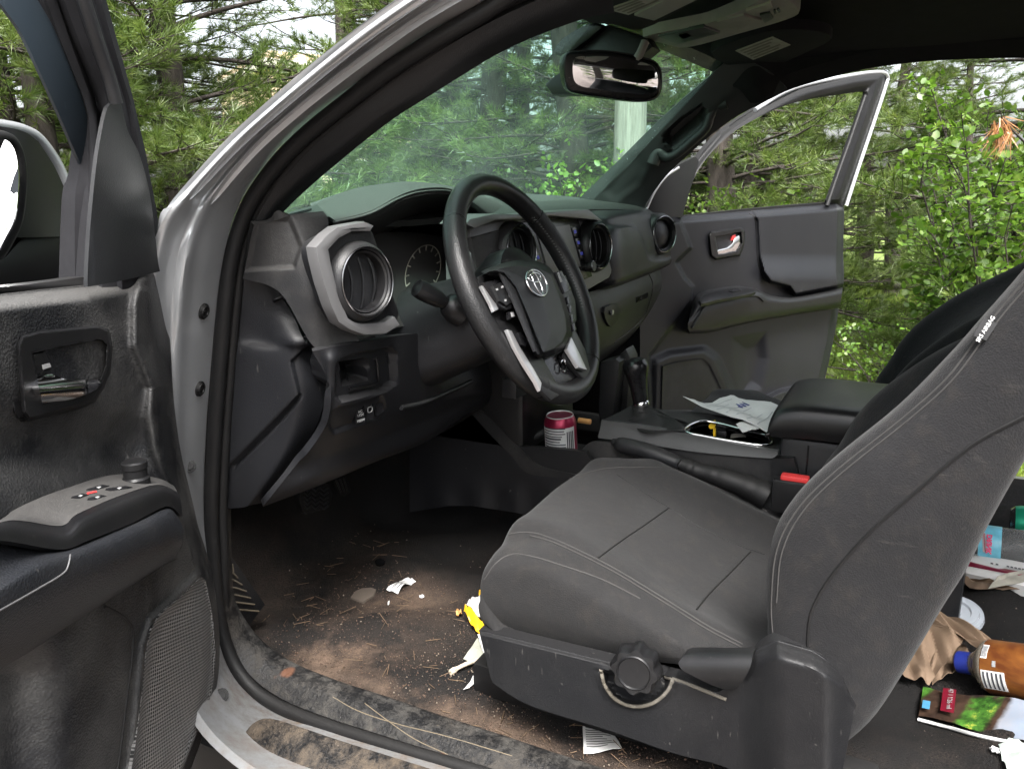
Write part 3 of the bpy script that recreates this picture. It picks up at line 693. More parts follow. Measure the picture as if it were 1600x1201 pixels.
# ---- far pillar trim with grab handle
pl = [(880, 338), (905, 310), (960, 257), (1010, 207), (1060, 161), (1100, 127), (1130, 100), (1150, 85)]
prr = [(1000, 345), (1010, 318), (1040, 276), (1082, 236), (1120, 204), (1158, 178), (1190, 162), (1230, 140)]
rws = []
for k, (a, b) in enumerate(zip(pl, prr)):
    A, B = X(*a, .615 - .06 * k / 7), X(*b, .665 - .03 * k / 7)
    m_ = A * .5 + B * .5 + np.array([-.012, -.018, 0]); rws.append([A, A * .75 + B * .25 + np.array([-.008, -.01, 0]), m_, A * .25 + B * .75 + np.array([-.006, -.012, 0]), B])
recess = [(1037, 207), (1060, 186), (1095, 162), (1105, 172), (1103, 196), (1080, 214), (1052, 238), (1036, 222)]
recess2 = [(985, 240), (1003, 238), (1012, 262), (1000, 290), (960, 318), (940, 300)]
MAT['pilt'] = plastic('pillar_plastic', (.030, .032, .032), .40, 700, .3, dust=.04, scratch=.05)  # base colour lightened, faintly green, to stand for sheen from the windscreen
ftrim = sheet('far_pillar_trim', grid(rws, 10, 12), MAT['pilt'], truck, .03,
              disp=lambda px, py, G: -.042 * ss(0, 8, sdf(px, py, recess)) - .005 * ss(-3, 10, sdf(px, py, recess2)))
hp = [(1020, 256), (1028, 238), (1042, 246), (1058, 240), (1082, 220), (1103, 200), (1110, 180), (1120, 166), (1136, 160)]
tube('grab_handle', cr([X(*p, .615) for p in hp], 5), [.0125 + .005 * math.exp(-((i - 0) / 5) ** 2) + .005 * math.exp(-((i - 40) / 5) ** 2) for i in range(41)], MAT['pilt'], ftrim, n=10)

# ---- sun visors, labels, overhead console
HZ = 1.612
vis = panel('sun_visor', cr([Z(*p, 1.598) for p in [(905, 30), (960, 40), (1003, 48), (1080, 8), (1180, -50), (1060, -90), (900, -40)]], 3, True), .022, MAT['head'], truck, .006)
vis2 = panel('sun_visor', cr([Z(*p, HZ) for p in [(1110, 84), (1150, 108), (1185, 116), (1250, 88), (1300, 62), (1262, 48), (1190, 52)]], 3, True), .02, MAT['head'], truck, .006)
def printed(name, quad, plane, mat, parent, off=.0015, lines=4, ink=None, th=.0012):
    q = [plane(*p, off) for p in quad]
    o = panel(name, q, th, mat, parent, 0)
    ink = ink or MAT['ink']; q = [plane(*p, off + .0006) for p in quad]
    for k in range(lines):
        t = (k + .7) / (lines + .4); h = .22 / lines; L = .86 - .3 * ((k * 7 % 5) / 5)
        A = lambda u, v: (q[0] * (1 - u) + q[1] * u) * (1 - v) + (q[3] * (1 - u) + q[2] * u) * v
        panel('print_line', [A(.08, t - h), A(.08 + L, t - h), A(.08 + L, t + h), A(.08, t + h)], .0003, ink, o, 0)
    return o
PV1 = Plane((0, 0, 1.598), (0, 0, -1)); PV2 = Plane((0, 0, HZ), (0, 0, -1)); PC = Plane((0, 0, 1.602), (0, 0, -1))
MAT['labelink'] = simple('label_ink', (.12, .11, .08), .7)
printed('visor_label', [(948, 15), (992, 0), (1042, -2), (982, 24)], PV1, MAT['label'], vis, lines=4, ink=MAT['labelink'])
panel('visor_mirror_cover', [PV1(*p, .004) for p in [(991, 25), (1040, 0), (1098, -4), (1022, 33)]], .004, MAT['lamp'], vis, .001)
printed('visor_label', [(1149, 80), (1207, 58), (1235, 71), (1177, 94)], PV2, MAT['label'], vis2, lines=5, ink=MAT['labelink'])
ohc = panel('overhead_console', cr([PC(*p, .0) for p in [(1004, 59), (1060, 47), (1105, 38), (1160, 16), (1205, -6), (1232, 2), (1250, 19), (1230, 32), (1155, 54), (1075, 75), (1030, 68)]], 3, True), .02, MAT['lamp'], truck, .005)
PC2 = Plane((0, 0, 1.602), (0, 0, -1))
for q, mt, nm in (([(1028, 58), (1100, 43), (1125, 52), (1060, 70)], 'satin', 'map_light_recess'), ([(1058, 55), (1074, 51), (1082, 57), (1066, 62)], 'lamp', 'map_lamp'), ([(1120, 35), (1162, 25), (1190, 33), (1155, 48), (1135, 43)], 'lamp', 'storage_lid'),
                  ([(1165, 18), (1203, 6), (1208, 12), (1175, 25)], 'label', 'switch_lens'), ([(1187, 25), (1203, 22), (1208, 30), (1195, 37)], 'satin', 'roof_switch'), ([(1208, 19), (1211, 18), (1213, 22), (1210, 23)], 'black', 'roof_switch'), ([(1214, 17), (1217, 16), (1219, 20), (1216, 21)], 'black', 'roof_switch')):
    panel(nm, [PC2(*p, .004) for p in q], .006, MAT[mt], ohc, .0012)

# ---- rear-view mirror
mc = X(957, 118, .0); mn = np.array([-.80, -.58, -.10])
PM = Plane(mc, mn)
mo = [(884, 84), (915, 80), (960, 82), (1005, 91), (1028, 101), (1034, 122), (1031, 146), (1018, 156), (990, 158), (945, 153), (905, 147), (887, 139), (880, 112)]
mir = panel('rear_view_mirror', cr([PM(*p, .012) for p in mo], 4, True), .03, MAT['black'], truck, .006, 3)
mg = [(897, 92), (915, 88), (960, 89), (1003, 97), (1022, 106), (1028, 122), (1026, 140), (1014, 147), (985, 146), (940, 141), (908, 135), (896, 122)]
panel('mirror_glass', cr([PM(*p, .0128) for p in mg], 4, True), .004, MAT['mirror'], mir, .0005)
mn2 = np.array([-.80, -.58, -.10]) / np.linalg.norm(mn)
rows = []
for k, s in ((0, .98), (.02, .96), (.035, .8), (.05, .5)):
    rows.append([(PM(957 + (p[0] - 957) * s, 118 + (p[1] - 118) * s, -.016) - PM.n * k) for p in cr(mo, 3, True)])
sheet('mirror_back', np.array([r + r[:1] for r in rows]), MAT['satin'], mir, .003)
panel('sensor_cover', cr([X(*p, .06) for p in [(864, 80), (878, 60), (918, 36), (934, 36), (940, 44), (900, 76), (884, 87), (868, 87)]], 2, True), .05, MAT['black'], mir, .006)
panel('mirror_mount', cr([X(*p, .08) for p in [(850, 131), (880, 108), (930, 44), (950, 38), (1010, 58), (1020, 74), (998, 92), (920, 145), (862, 148)]], 1, True), .05, MAT['satin'], mir, .006)
tube('mirror_stem', cr([X(1008, 66, .03), X(1000, 84, .02), X(990, 100, .02)], 4), .008, MAT['lamp'], mir)

# ================================================================== DASHBOARD
dash = empty('dashboard', parent=truck)
slab('dash_core', -.64, .66, .30, .56, .92, 1.23, MAT['rubber'], dash, .02)
slab('dash_core', .02, .66, .16, .32, .98, 1.20, MAT['rubber'], dash, .02)
slab('dash_core', -.60, -.02, .22, .32, .90, 1.10, MAT['rubber'], dash, .02)
def multi(rows, xs=None, ys=None):
    return [[(X(p[0], p[1], p[2][1]) if p[2][0] == 'x' else Y(p[0], p[1], p[2][1])) for p in r] for r in rows]
xA, xB, xC, xD = ('x', -.695), ('x', -.685), ('x', -.665), ('x', -.63)
# upper end block
xA2, xB2, xC2 = ('x', -.704), ('x', -.695), ('x', -.674)
endp = sheet('end_block', grid(multi([
    [(396, 352, xA2), (428, 346, xB2), (458, 335, xC2), (505, 330, xD)],
    [(390, 378, xA2), (426, 371, xB2), (465, 350, xC2), (512, 342, xD)],
    [(386, 400, xA2), (427, 396, xB2), (475, 382, xC2), (516, 376, xD)],
    [(383, 415, xA2), (430, 415, xB2), (485, 425, xC2), (520, 425, xD)],
    [(381, 426, xA2), (433, 434, xB2), (493, 472, xC2), (536, 474, xD)],
    [(379, 435, xA2), (438, 458, xB2), (497, 547, xC2), (562, 535, xD)]]), 24, 16), MAT['dusty'], dash, .014,
    disp=lambda px, py, G: -.006 * ss(-2, 8, sdf(px, py, [(395, 345), (455, 338), (474, 385), (460, 420), (380, 425)])))
# fuse cover / lower side
low = sheet('side_cover', grid(multi([
    [(377, 434, ('x', -.693)), (408, 439, ('x', -.676)), (430, 449, ('x', -.668)), (440, 464, ('x', -.664))],
    [(368, 485, ('x', -.693)), (410, 488, ('x', -.676)), (440, 492, ('x', -.666)), (462, 502, ('x', -.660))],
    [(363, 525, ('x', -.693)), (412, 530, ('x', -.676)), (452, 534, ('x', -.678)), (478, 536, ('x', -.668))],
    [(360, 550, xA), (415, 552, xB), (466, 556, ('x', -.668)), (500, 552, xD)],
    [(356, 610, xA), (412, 612, xB), (468, 612, ('x', -.668)), (512, 598, xD)],
    [(352, 680, xA), (402, 680, xB), (456, 676, ('x', -.668)), (502, 660, xD)],
    [(349, 740, xA), (385, 740, xB), (432, 738, ('x', -.672)), (470, 722, xD)],
    [(346, 800, xA), (366, 798, xB), (390, 796, ('x', -.675)), (412, 792, ('x', -.65))]]), 24, 22), MAT['navy'], dash, .012,
    disp=lambda px, py, G: -.008 + .007 * ss(0, 6, sdf(px, py, [(330, 380), (520, 380), (520, 530), (484, 546), (458, 566), (471, 618), (400, 690), (362, 728), (340, 740)])) - .004 * np.exp(-(dline(px, py, [(471, 622), (420, 675), (362, 731)]) / 2.5) ** 2))
# knee panel under the wheel
cub = [(528, 574), (540, 560), (608, 545), (616, 552), (616, 596), (606, 604), (536, 622), (528, 616)]
knee = sheet('knee_panel', grid(multi([
    [(488, 549, ('y', .155)), (530, 540, ('y', .130)), (590, 530, ('y', .130)), (640, 522, ('y', .14)), (700, 520, ('y', .20)), (790, 520, ('y', .22))],
    [(510, 590, ('y', .150)), (540, 590, ('y', .135)), (600, 578, ('y', .135)), (645, 560, ('y', .145)), (710, 560, ('y', .20)), (800, 560, ('y', .22))],
    [(513, 640, ('y', .155)), (545, 634, ('y', .145)), (600, 618, ('y', .145)), (650, 602, ('y', .155)), (720, 590, ('y', .19)), (800, 590, ('y', .21))],
    [(500, 678, ('y', .175)), (545, 668, ('y', .165)), (600, 652, ('y', .165)), (655, 634, ('y', .17)), (730, 610, ('y', .19)), (800, 605, ('y', .21))],
    [(466, 722, ('y', .210)), (530, 702, ('y', .19)), (600, 678, ('y', .19)), (660, 656, ('y', .19)), (740, 622, ('y', .20)), (810, 615, ('y', .21))],
    [(412, 790, ('y', .270)), (500, 757, ('y', .23)), (590, 720, ('y', .225)), (670, 688, ('y', .225)), (745, 640, ('y', .23)), (815, 622, ('y', .23))],
    [(430, 770, ('y', .40)), (520, 735, ('y', .38)), (600, 690, ('y', .38)), (680, 660, ('y', .38)), (750, 620, ('y', .38)), (820, 600, ('y', .38))]]), 20, 18), MAT['navy'], dash, .010,
    disp=lambda px, py, G: -.012 * ss(0, 4, sdf(px, py, [(524, 568), (538, 556), (610, 541), (622, 552), (622, 600), (606, 612), (534, 630), (522, 620)])) - .05 * ss(0, 4, sdf(px, py, [(540, 570), (585, 560), (587, 598), (543, 607)])) - .006 * ss(0, 4, sdf(px, py, [(516, 640), (600, 616), (604, 640), (590, 655), (522, 680), (514, 668)])) + .008 * np.exp(-(dline(px, py, [(516, 560), (515, 600), (500, 655), (470, 700)]) / 10) ** 2))
tube('lower_lip', cr([on(knee, *p, .002) for p in [(625, 636), (660, 628), (695, 614), (735, 596)] if on(knee, *p) is not None], 3), .004, MAT['plastic'], dash)
# cubby frame and switch bank
PK = Plane(on(knee, 560, 620), (-.35, -1, .05))
fr_o = cr([on(knee, *p, .004) for p in [(541, 570), (586, 560), (588, 599), (544, 607)]] , 1, True)
tube('cubby_rim', np.vstack([lin([on(knee, *p, .003) for p in [(540, 569), (586, 559), (589, 599), (543, 608), (540, 569)]], 4)]), .0022, MAT['satin'], dash, n=6)
for (q, nm) in (([(555, 630), (569, 626), (571, 658), (557, 662)], 'power_switch'), ([(571, 626), (583, 622), (585, 653), (573, 657)], 'lamp_switch'), ([(586, 621), (598, 618), (600, 642), (588, 651)], 'blank_switch')):
    c = on(knee, *np.mean(q, 0), .006); P_ = Plane(c, (-.3, -1, .1))
    sw = panel(nm, [P_(*p) for p in q], .012, MAT['black'], dash, .001)
    ex = P_(q[1][0], q[1][1]) - P_(*q[0]); ey = P_(*q[0]) - P_(*q[3]); cc = P_(*np.mean(q, 0), .0006)
    if nm == 'power_switch':
        for dy, t in ((.011, '400W'), (.001, 'AC'), (-.004, '115V'), (-.012, '100W')): text('lettering', t, cc + ey / np.linalg.norm(ey) * dy, ex, ey, .0055, MAT['icon'], sw, .0002)
    if nm == 'lamp_switch':
        tube('lamp_icon', cr([cc + ex * a + ey * b_ for a, b_ in ((-.25, .12), (.2, .12), (.3, 0), (.2, -.12), (-.25, -.12), (-.25, .12))], 2), .0006, MAT['icon'], sw, n=5)
# ---- cluster hood and instruments
slab('cluster_back', -.62, -.06, .315, .33, 1.0, 1.275, MAT['black'], dash, .004)
hood_c = sheet('cluster_hood', grid(multi([
    [(484, 318, ('y', .40)), (550, 296, ('y', .40)), (600, 287, ('y', .40)), (635, 284, ('y', .40)), (670, 286, ('y', .40)), (707, 292, ('y', .40)), (760, 308, ('y', .40)), (800, 322, ('y', .40))],
    [(490, 325, ('y', .30)), (550, 299, ('y', .29)), (600, 289, ('y', .28)), (635, 286, ('y', .27)), (670, 288, ('y', .27)), (707, 293, ('y', .27)), (760, 310, ('y', .28)), (795, 326, ('y', .29))],
    [(520, 342, ('y', .20)), (574, 328, ('y', .185)), (618, 307, ('y', .18)), (648, 298, ('y', .175)), (680, 295, ('y', .17)), (708, 298, ('y', .17)), (745, 316, ('y', .18)), (780, 340, ('y', .20))],
    [(526, 352, ('y', .19)), (580, 338, ('y', .175)), (623, 315, ('y', .17)), (650, 304, ('y', .165)), (681, 300, ('y', .16)), (708, 303, ('y', .16)), (742, 322, ('y', .17)), (772, 350, ('y', .19))],
    [(534, 364, ('y', .21)), (584, 352, ('y', .20)), (626, 330, ('y', .20)), (652, 318, ('y', .20)), (682, 314, ('y', .20)), (706, 318, ('y', .20)), (738, 336, ('y', .20)), (764, 360, ('y', .21))],
    [(560, 380, ('y', .30)), (598, 366, ('y', .30)), (632, 352, ('y', .30)), (654, 345, ('y', .30)), (680, 344, ('y', .30)), (704, 348, ('y', .30)), (728, 362, ('y', .30)), (750, 380, ('y', .30))]]), 6, 7), MAT['dusty'], dash, .006)
cl = sheet('cluster_lens', grid(multi([
    [(570, 366, ('y', .275)), (620, 362, ('y', .275)), (670, 366, ('y', .275)), (740, 380, ('y', .275))],
    [(590, 420, ('y', .235)), (640, 415, ('y', .235)), (690, 418, ('y', .235)), (750, 430, ('y', .235))],
    [(605, 470, ('y', .20)), (650, 466, ('y', .20)), (700, 462, ('y', .20)), (760, 470, ('y', .20))],
    [(600, 515, ('y', .175)), (650, 505, ('y', .175)), (700, 492, ('y', .175)), (760, 495, ('y', .175))]]), 5, 5), MAT['dusty'], dash, .004)
for cx_, cy_, rx, ry, a0 in ((660, 424, 25, 40, 0), (742, 432, 24, 38, 0)):
    ring = [(cx_ + rx * math.cos(t) + 12 * math.sin(t), cy_ - ry * math.sin(t) + 6 * math.cos(t)) for t in np.linspace(math.pi * 1.25, -math.pi * .3, 24)]
    pts = [on(cl, *p, .0015) for p in ring]; pts = [p for p in pts if p is not None]
    if len(pts) > 3: tube('dial_ring', cr(pts, 2), .0008, MAT['label'], cl, n=5)
    for p in ring[::2]:
        a_ = on(cl, *p, .0015); b_ = on(cl, cx_ + (p[0] - cx_) * .80, cy_ + (p[1] - cy_) * .80, .0015)
        if a_ is not None and b_ is not None: tube('dial_mark', [a_, b_], .0013, MAT['label'], cl, n=4)
# ---- grey U-shaped vent surround on the driver's side
u_o = [(586, 352), (572, 346), (548, 350), (528, 354), (512, 366), (494, 386), (497, 405), (506, 442), (518, 478), (530, 504), (548, 516), (570, 524), (604, 522), (627, 508)]
u_i = [(618, 494), (604, 502), (588, 504), (566, 505), (554, 502), (545, 496), (530, 458), (519, 412), (515, 390), (531, 373), (552, 362), (580, 362)]
PU = Plane(Y(560, 440, .100), (-.10, -1, .0))
surr = panel('vent_surround', [PU(*p) for p in u_o + u_i], .016, MAT['grey'], dash, .005, 2, direction=(0, 1, 0))
panel('vent_backing', cr([PU(*p, -.012) for p in [(500, 388), (528, 366), (575, 356), (592, 390), (612, 455), (622, 500), (560, 512), (535, 495), (512, 440)]], 3, True), .03, MAT['plastic'], dash, .003, direction=(0, 1, 0))

def air_vent(c, axis, r, dusty=True, tilt=0, closed=False):
    v = empty('air_vent', parent=truck); mt = MAT['plastic'] if dusty else MAT['clean']
    lathe('vent_ring', [(r * 1.14, -.035), (r * 1.12, -.004), (r * 1.05, .006), (r * .95, .010), (r * .88, .006), (r * .87, -.012)], c, axis, mt, v, n=44, caps=False)
    lathe('vent_cup', [(r * .90, .0), (r * .87, -.008), (r * .84, -.045), (0, -.05)], c, axis, MAT['rubber'], v, n=44, caps=False)
    lathe('chrome_ring', [(r * .945, .0095), (r * .955, .0118), (r * .93, .0125), (r * .915, .0112), (r * .92, .008)], c, axis, MAT['darkchrome'], v, n=44, close=True)
    lathe('inner_ring', [(r * .87, .002), (r * .84, .006), (r * .79, .004), (r * .77, -.01), (r * .80, -.02)], c, axis, MAT['satin'], v, n=44, close=True)
    s, u, a = frame(axis)
    if closed:
        lathe('vent_flap', [(0, .004), (r * .5, .002), (r * .77, -.006), (r * .77, -.02)], c, axis, MAT['plastic'], v, n=36)
        return v
    for k in (-.42, .0, .42):
        rows = []
        h = r * math.sqrt(max(.05, .74 ** 2 - k * k))
        ct, st = math.cos(tilt), math.sin(tilt)
        for q in np.linspace(-1, 1, 9):
            base = c + s * (k * r * ct - h * q * st + r * .10 * (1 - q * q)) + u * (h * q * ct + k * r * st)
            rows.append([base + a * (-.004 - .004 * q * q), base + a * (-.022) + s * .006 * ct])
        sheet('louver', np.array(rows), MAT['clean'], v, .0022)
    tube('louver_bar', [c + s * (-.6 * r) + a * -.02, c + s * (.6 * r) + a * -.02], .002, MAT['satin'], v, n=6)
    return v
air_vent(PU(566, 440, -.004), np.array([-.16, -1, .05]), .0475)

# ---- top pad, centre and passenger side
topm = plastic('dash_top', (.018, .020, .0195), .45, 500, .4, dust=.2, updust=.22)
dtop = sheet('dash_top', grid(multi([
    [(436, 338, ('x', -.655)), (487, 322, ('y', .30)), (600, 300, ('y', .44)), (720, 296, ('y', .46)), (830, 303, ('y', .46)), (880, 306, ('y', .42)), (906, 309, ('y', .33)), (985, 318, ('x', .68))],
    [(438, 344, ('x', -.655)), (490, 330, ('y', .25)), (600, 318, ('y', .36)), (730, 314, ('y', .36)), (840, 316, ('y', .34)), (890, 315, ('y', .28)), (930, 316, ('y', .24)), (1005, 322, ('x', .675))],
    [(440, 350, ('x', -.65)), (494, 338, ('y', .21)), (620, 345, ('y', .24)), (738, 336, ('y', .19)), (850, 331, ('y', .175)), (925, 327, ('y', .165)), (985, 328, ('y', .15)), (1022, 333, ('x', .67))]]), 6, 6), topm, dash, .01)
pad = sheet('passenger_pad', grid(multi([
    [(900, 334, ('y', .19)), (930, 329, ('y', .155)), (970, 328, ('y', .14)), (1000, 328, ('y', .13)), (1030, 334, ('y', .12))],
    [(902, 342, ('y', .19)), (940, 338, ('y', .125)), (975, 335, ('y', .115)), (1004, 335, ('y', .11)), (1032, 340, ('y', .105))],
    [(903, 360, ('y', .19)), (945, 351, ('y', .112)), (978, 348, ('y', .105)), (1008, 348, ('y', .10)), (1040, 352, ('y', .10))],
    [(904, 400, ('y', .19)), (950, 390, ('y', .095)), (985, 380, ('y', .09)), (1014, 376, ('y', .088)), (1046, 376, ('y', .09))],
    [(906, 440, ('y', .19)), (952, 430, ('y', .09)), (990, 416, ('y', .085)), (1018, 408, ('y', .085)), (1048, 398, ('y', .09))],
    [(907, 453, ('y', .19)), (953, 441, ('y', .095)), (992, 428, ('y', .09)), (1019, 418, ('y', .09)), (1049, 405, ('y', .095))],
    [(907, 458, ('y', .19)), (953, 446, ('y', .145)), (992, 432, ('y', .14)), (1019, 421, ('y', .14)), (1049, 408, ('y', .145))]]), 6, 6), MAT['plastic'], dash, .01,
    disp=lambda px, py, G: .010 * ss(0, 8, sdf(px, py, [(945, 352), (990, 350), (1000, 362), (1013, 400), (1052, 402), (1050, 450), (900, 470), (930, 400)])))
glove = sheet('glove_box', grid(multi([
    [(900, 462, ('y', .125)), (950, 448, ('y', .12)), (990, 434, ('y', .115)), (1015, 426, ('y', .115)), (1031, 420, ('y', .12)), (1040, 424, ('y', .15))],
    [(905, 500, ('y', .115)), (952, 480, ('y', .108)), (992, 462, ('y', .105)), (1018, 450, ('y', .108)), (1034, 444, ('y', .115)), (1042, 446, ('y', .16))],
    [(910, 530, ('y', .118)), (952, 510, ('y', .112)), (990, 490, ('y', .112)), (1014, 474, ('y', .118)), (1030, 465, ('y', .13)), (1038, 462, ('y', .18))],
    [(918, 562, ('y', .14)), (950, 545, ('y', .14)), (984, 522, ('y', .145)), (1008, 500, ('y', .15)), (1022, 488, ('y', .165)), (1030, 478, ('y', .21))],
    [(922, 575, ('y', .22)), (950, 556, ('y', .22)), (982, 532, ('y', .22)), (1004, 510, ('y', .22)), (1018, 496, ('y', .23)), (1026, 486, ('y', .25))]]), 7, 7), MAT['plastic'], dash, .01)
seam('glove_seam', glove, [(1014, 428), (1020, 446), (1014, 474), (1000, 503), (960, 535)], .0018, MAT['rubber'], dash, 0)
# glove box latch, lettering
PG = Plane(on(glove, 957, 490, .004), on(glove, 957, 490) - on(glove, 957, 490, -.01))
gl_ = panel('glove_latch', cr([PG(*p, .002) for p in [(946, 480), (966, 475), (969, 492), (960, 508), (954, 510), (946, 498)]], 2, True), .01, MAT['clean'], dash, .002)
lathe('lock_cylinder', [(0, .003), (.006, .003), (.0065, .0), (.0068, -.004)], PG(956, 488, .003), PG.n, MAT['silver'], gl_, n=20)
panel('key_slot', [PG(*p, .0068) for p in [(955, 484), (957, 484), (957, 492), (955, 492)]], .001, MAT['ink'], gl_, 0)
tc = on(glove, 1003, 465, .001); tx = on(glove, 1015, 459) - on(glove, 990, 470); ty = on(glove, 1003, 459) - on(glove, 1003, 470)
text('lettering', 'TACOMA', tc, tx, ty, .021, MAT['black'], dash, .0010, bold=0.0, sx=1.25)
# centre stack: visor lip, grey frame, radio
PS = Plane(Y(860, 390, .108), (-.05, -1, .18))
frame_p = [(735, 352), (775, 343), (820, 338), (862, 334), (905, 331), (925, 334), (943, 350), (953, 378), (962, 412), (953, 434), (922, 452), (880, 470), (800, 500), (740, 520)]
panel('centre_frame', cr([PS(*p, .0) for p in frame_p], 1, True), .05, MAT['grey'], dash, .006, direction=(0, 1, 0))
panel('frame_visor', [PS(*p, .028) for p in [(728, 350), (735, 342), (772, 334), (820, 335), (862, 331), (920, 327), (942, 345), (906, 341), (862, 337), (822, 342), (775, 344), (742, 357)]], .05, MAT['grey'], dash, .003, direction=(0, 1, 0))
panel('driver_fascia', cr([PS(*p, .004) for p in [(736, 372), (770, 362), (815, 352), (820, 380), (836, 430), (840, 470), (760, 500)]], 1, True), .03, MAT['dusty'], dash, .003, direction=(0, 1, 0))
radio = panel('radio', [PS(*p, .006) for p in [(816, 347), (903, 338), (912, 372), (926, 432), (914, 437), (850, 462), (838, 410)]], .03, MAT['black'], dash, .003, direction=(0, 1, 0))
panel('radio_screen', [PS(*p, .0085) for p in [(838, 357), (890, 351), (908, 416), (858, 428)]], .003, MAT['screen'], radio, .001)
for k in range(3):
    for px, py in ((831 + k * 4.5, 370 + k * 16), (898 + k * 5, 362 + k * 17)):
        b_ = panel('radio_button', [PS(*p, .009) for p in [(px - 4, py - 6), (px + 3, py - 7), (px + 6, py + 6), (px - 1, py + 7)]], .004, MAT['black'], radio, .0006)
        panel('button_icon', [PS(*p, .0098) for p in [(px - 1.5, py - 2), (px + 2, py - 3), (px + 3.5, py + 2), (px, py + 3)]], .0004, MAT['blueicon'], b_, 0)
lathe('radio_knob', [(0, .018), (.009, .018), (.010, .016), (.0105, 0)], PS(917, 417, .006), PS.n, MAT['satin'], radio, n=24)
lathe('knob_ring', [(.0095, .0175), (.0108, .0165), (.0098, .015)], PS(917, 417, .006), PS.n, MAT['silver'], radio, n=24, close=True)
cax = np.array([-.16, -1, .08])
air_vent(PS(808, 392, .010), cax, .048); air_vent(PS(932, 385, .016), cax, .050, False)
air_vent(on(pad, 1028, 367, .010), np.array([-.42, -1, .06]), .050, False, closed=True)
# lower centre stack
stack = slab('centre_stack', -.13, .135, .13, .40, .80, 1.05, MAT['satin'], dash, .015)
panel('stack_trim', [X(*p, .10) for p in [(938, 566), (962, 560), (968, 566), (958, 655), (934, 665)]], .05, MAT['plastic'], dash, .004)
panel('stack_trim', [X(*p, .14) for p in [(962, 560), (978, 545), (985, 560), (978, 655), (962, 652)]], .05, MAT['clean'], dash, .004)
# demister slats at the foot of the screen
for k in range(5):
    A = on(dtop, 440 + k * 3, 343 - k * 1.2, .002, default=Z(440, 343, 1.29)); B = on(dtop, 470 + k * 4, 334 - k * 1.2, .002, default=Z(475, 333, 1.29))
    tube('demister_slat', [A, B], .0016, MAT['black'], dash, n=5)

# ================================================================== STEERING WHEEL
TW = R(26.4)
WC = np.array([-.37, 0, 1.17]); WU = np.array([1., 0, 0]); WV = np.array([0, math.sin(TW), math.cos(TW)]); WN = np.array([0, -math.cos(TW), math.sin(TW)])
def WL(u, v, n=0.0): return WC + WU * u + WV * v + WN * n
PWh = Plane(WC, WN)
wheel = empty('steering_wheel', parent=truck)
RM, rm = .1765, .0165
def rim_arc(name, a0, a1, mat, k, rr=rm, nn=16, caps=True):
    pts = [WL(RM * math.cos(R(t)), RM * math.sin(R(t))) for t in np.linspace(a0, a1, k)]
    return tube(name, pts, rr, mat, wheel, n=nn, upv=WN, caps=caps)
rim_arc('rim_top', 42, 138, MAT['leather'], 40)
rim_arc('rim_grip', 138.8, 236, MAT['perf'], 40, .0172); rim_arc('rim_grip', 41.2, -56, MAT['perf'], 40, .0172)
rim_arc('rim_bottom', 236.8, 303.2, MAT['leather'], 30, .0168)
for t in (138.4, 41.6): rim_arc('rim_joint', t - .4, t + .4, MAT['black'], 3, .0168)
for a0, a1, sg in ((45, -20, 1), (133, 108, -1)):
    for t in np.linspace(a0, a1, 34 if sg > 0 else 12):
        p = [WL((RM - .0158) * math.cos(R(t + d)), (RM - .0158) * math.sin(R(t + d)), h) for d, h in ((-.5, .007), (.5, .001))]
        tube('stitch', p, .0008, MAT['stitch'], wheel, n=4)
# hub pad
hubp = [(742, 428), (760, 418), (780, 411), (806, 407), (836, 408), (856, 416), (866, 424), (881, 458), (892, 494), (894, 520), (886, 541), (870, 552), (852, 559), (842, 556), (833, 534), (815, 490), (799, 453), (784, 434), (766, 430)]
hub = relief('airbag_pad', PWh, [
    [(760, 420), (785, 411), (812, 406), (838, 407), (858, 416)], [(776, 428), (800, 420), (825, 418), (848, 422), (868, 431)], [(789, 442), (812, 440), (836, 440), (858, 446), (878, 455)],
    [(801, 462), (822, 464), (846, 468), (868, 474), (887, 482)], [(813, 488), (834, 494), (856, 500), (876, 504), (894, 508)], [(825, 516), (844, 522), (862, 527), (880, 530), (895, 526)],
    [(835, 540), (850, 548), (862, 550), (876, 546), (889, 538)], [(842, 557), (852, 560), (862, 557), (872, 552), (881, 547)]],
    lambda px, py: .014 + .030 * ss(-1, 9, sdf(px, py, hubp)) + .004 * ss(5, 40, sdf(px, py, hubp)), MAT['clean'], wheel, nu=12, nv=10, thick=.01)
gfac = panel('pad_edge', cr([PWh(*p, .040) for p in [(782, 426), (788, 425), (805, 450), (820, 488), (832, 524), (838, 548), (833, 540), (815, 498), (798, 458)]], 2, True), .004, MAT['plastic'], wheel, .001)
# emblem
ec = PWh(839, 442, .049)
def ell(a, b_, cu=0, cv=0, k=40): return [ec + WU * (cu + a * math.cos(t)) + WV * (cv + b_ * math.sin(t)) for t in np.linspace(0, 2 * math.pi, k, endpoint=False)]
lathe('emblem_base', [(0, .0005), (.0185, .0005), (.02, -.004)], ec, WN, MAT['black'], wheel, n=40, upv=WV, mod=lambda t: 1.0 + .45 * abs(math.cos(t)) ** 2)
tube('emblem', ell(.0300, .0205), .0017, MAT['chrome'], wheel, n=8, closed=True, upv=WN)
tube('emblem', ell(.0092, .0190, 0, -.001), .0016, MAT['chrome'], wheel, n=8, closed=True, upv=WN)
tube('emblem', ell(.0195, .0072, 0, .0085), .0016, MAT['chrome'], wheel, n=8, closed=True, upv=WN)
# airbag lettering pressed into the pad
for py, t, sz in ((496, 'SRS', .006), (502, 'AIRBAG', .006)):
    text('lettering', t, PWh(858, py, .046), WU, WV, sz, MAT['black'], wheel, .0004)
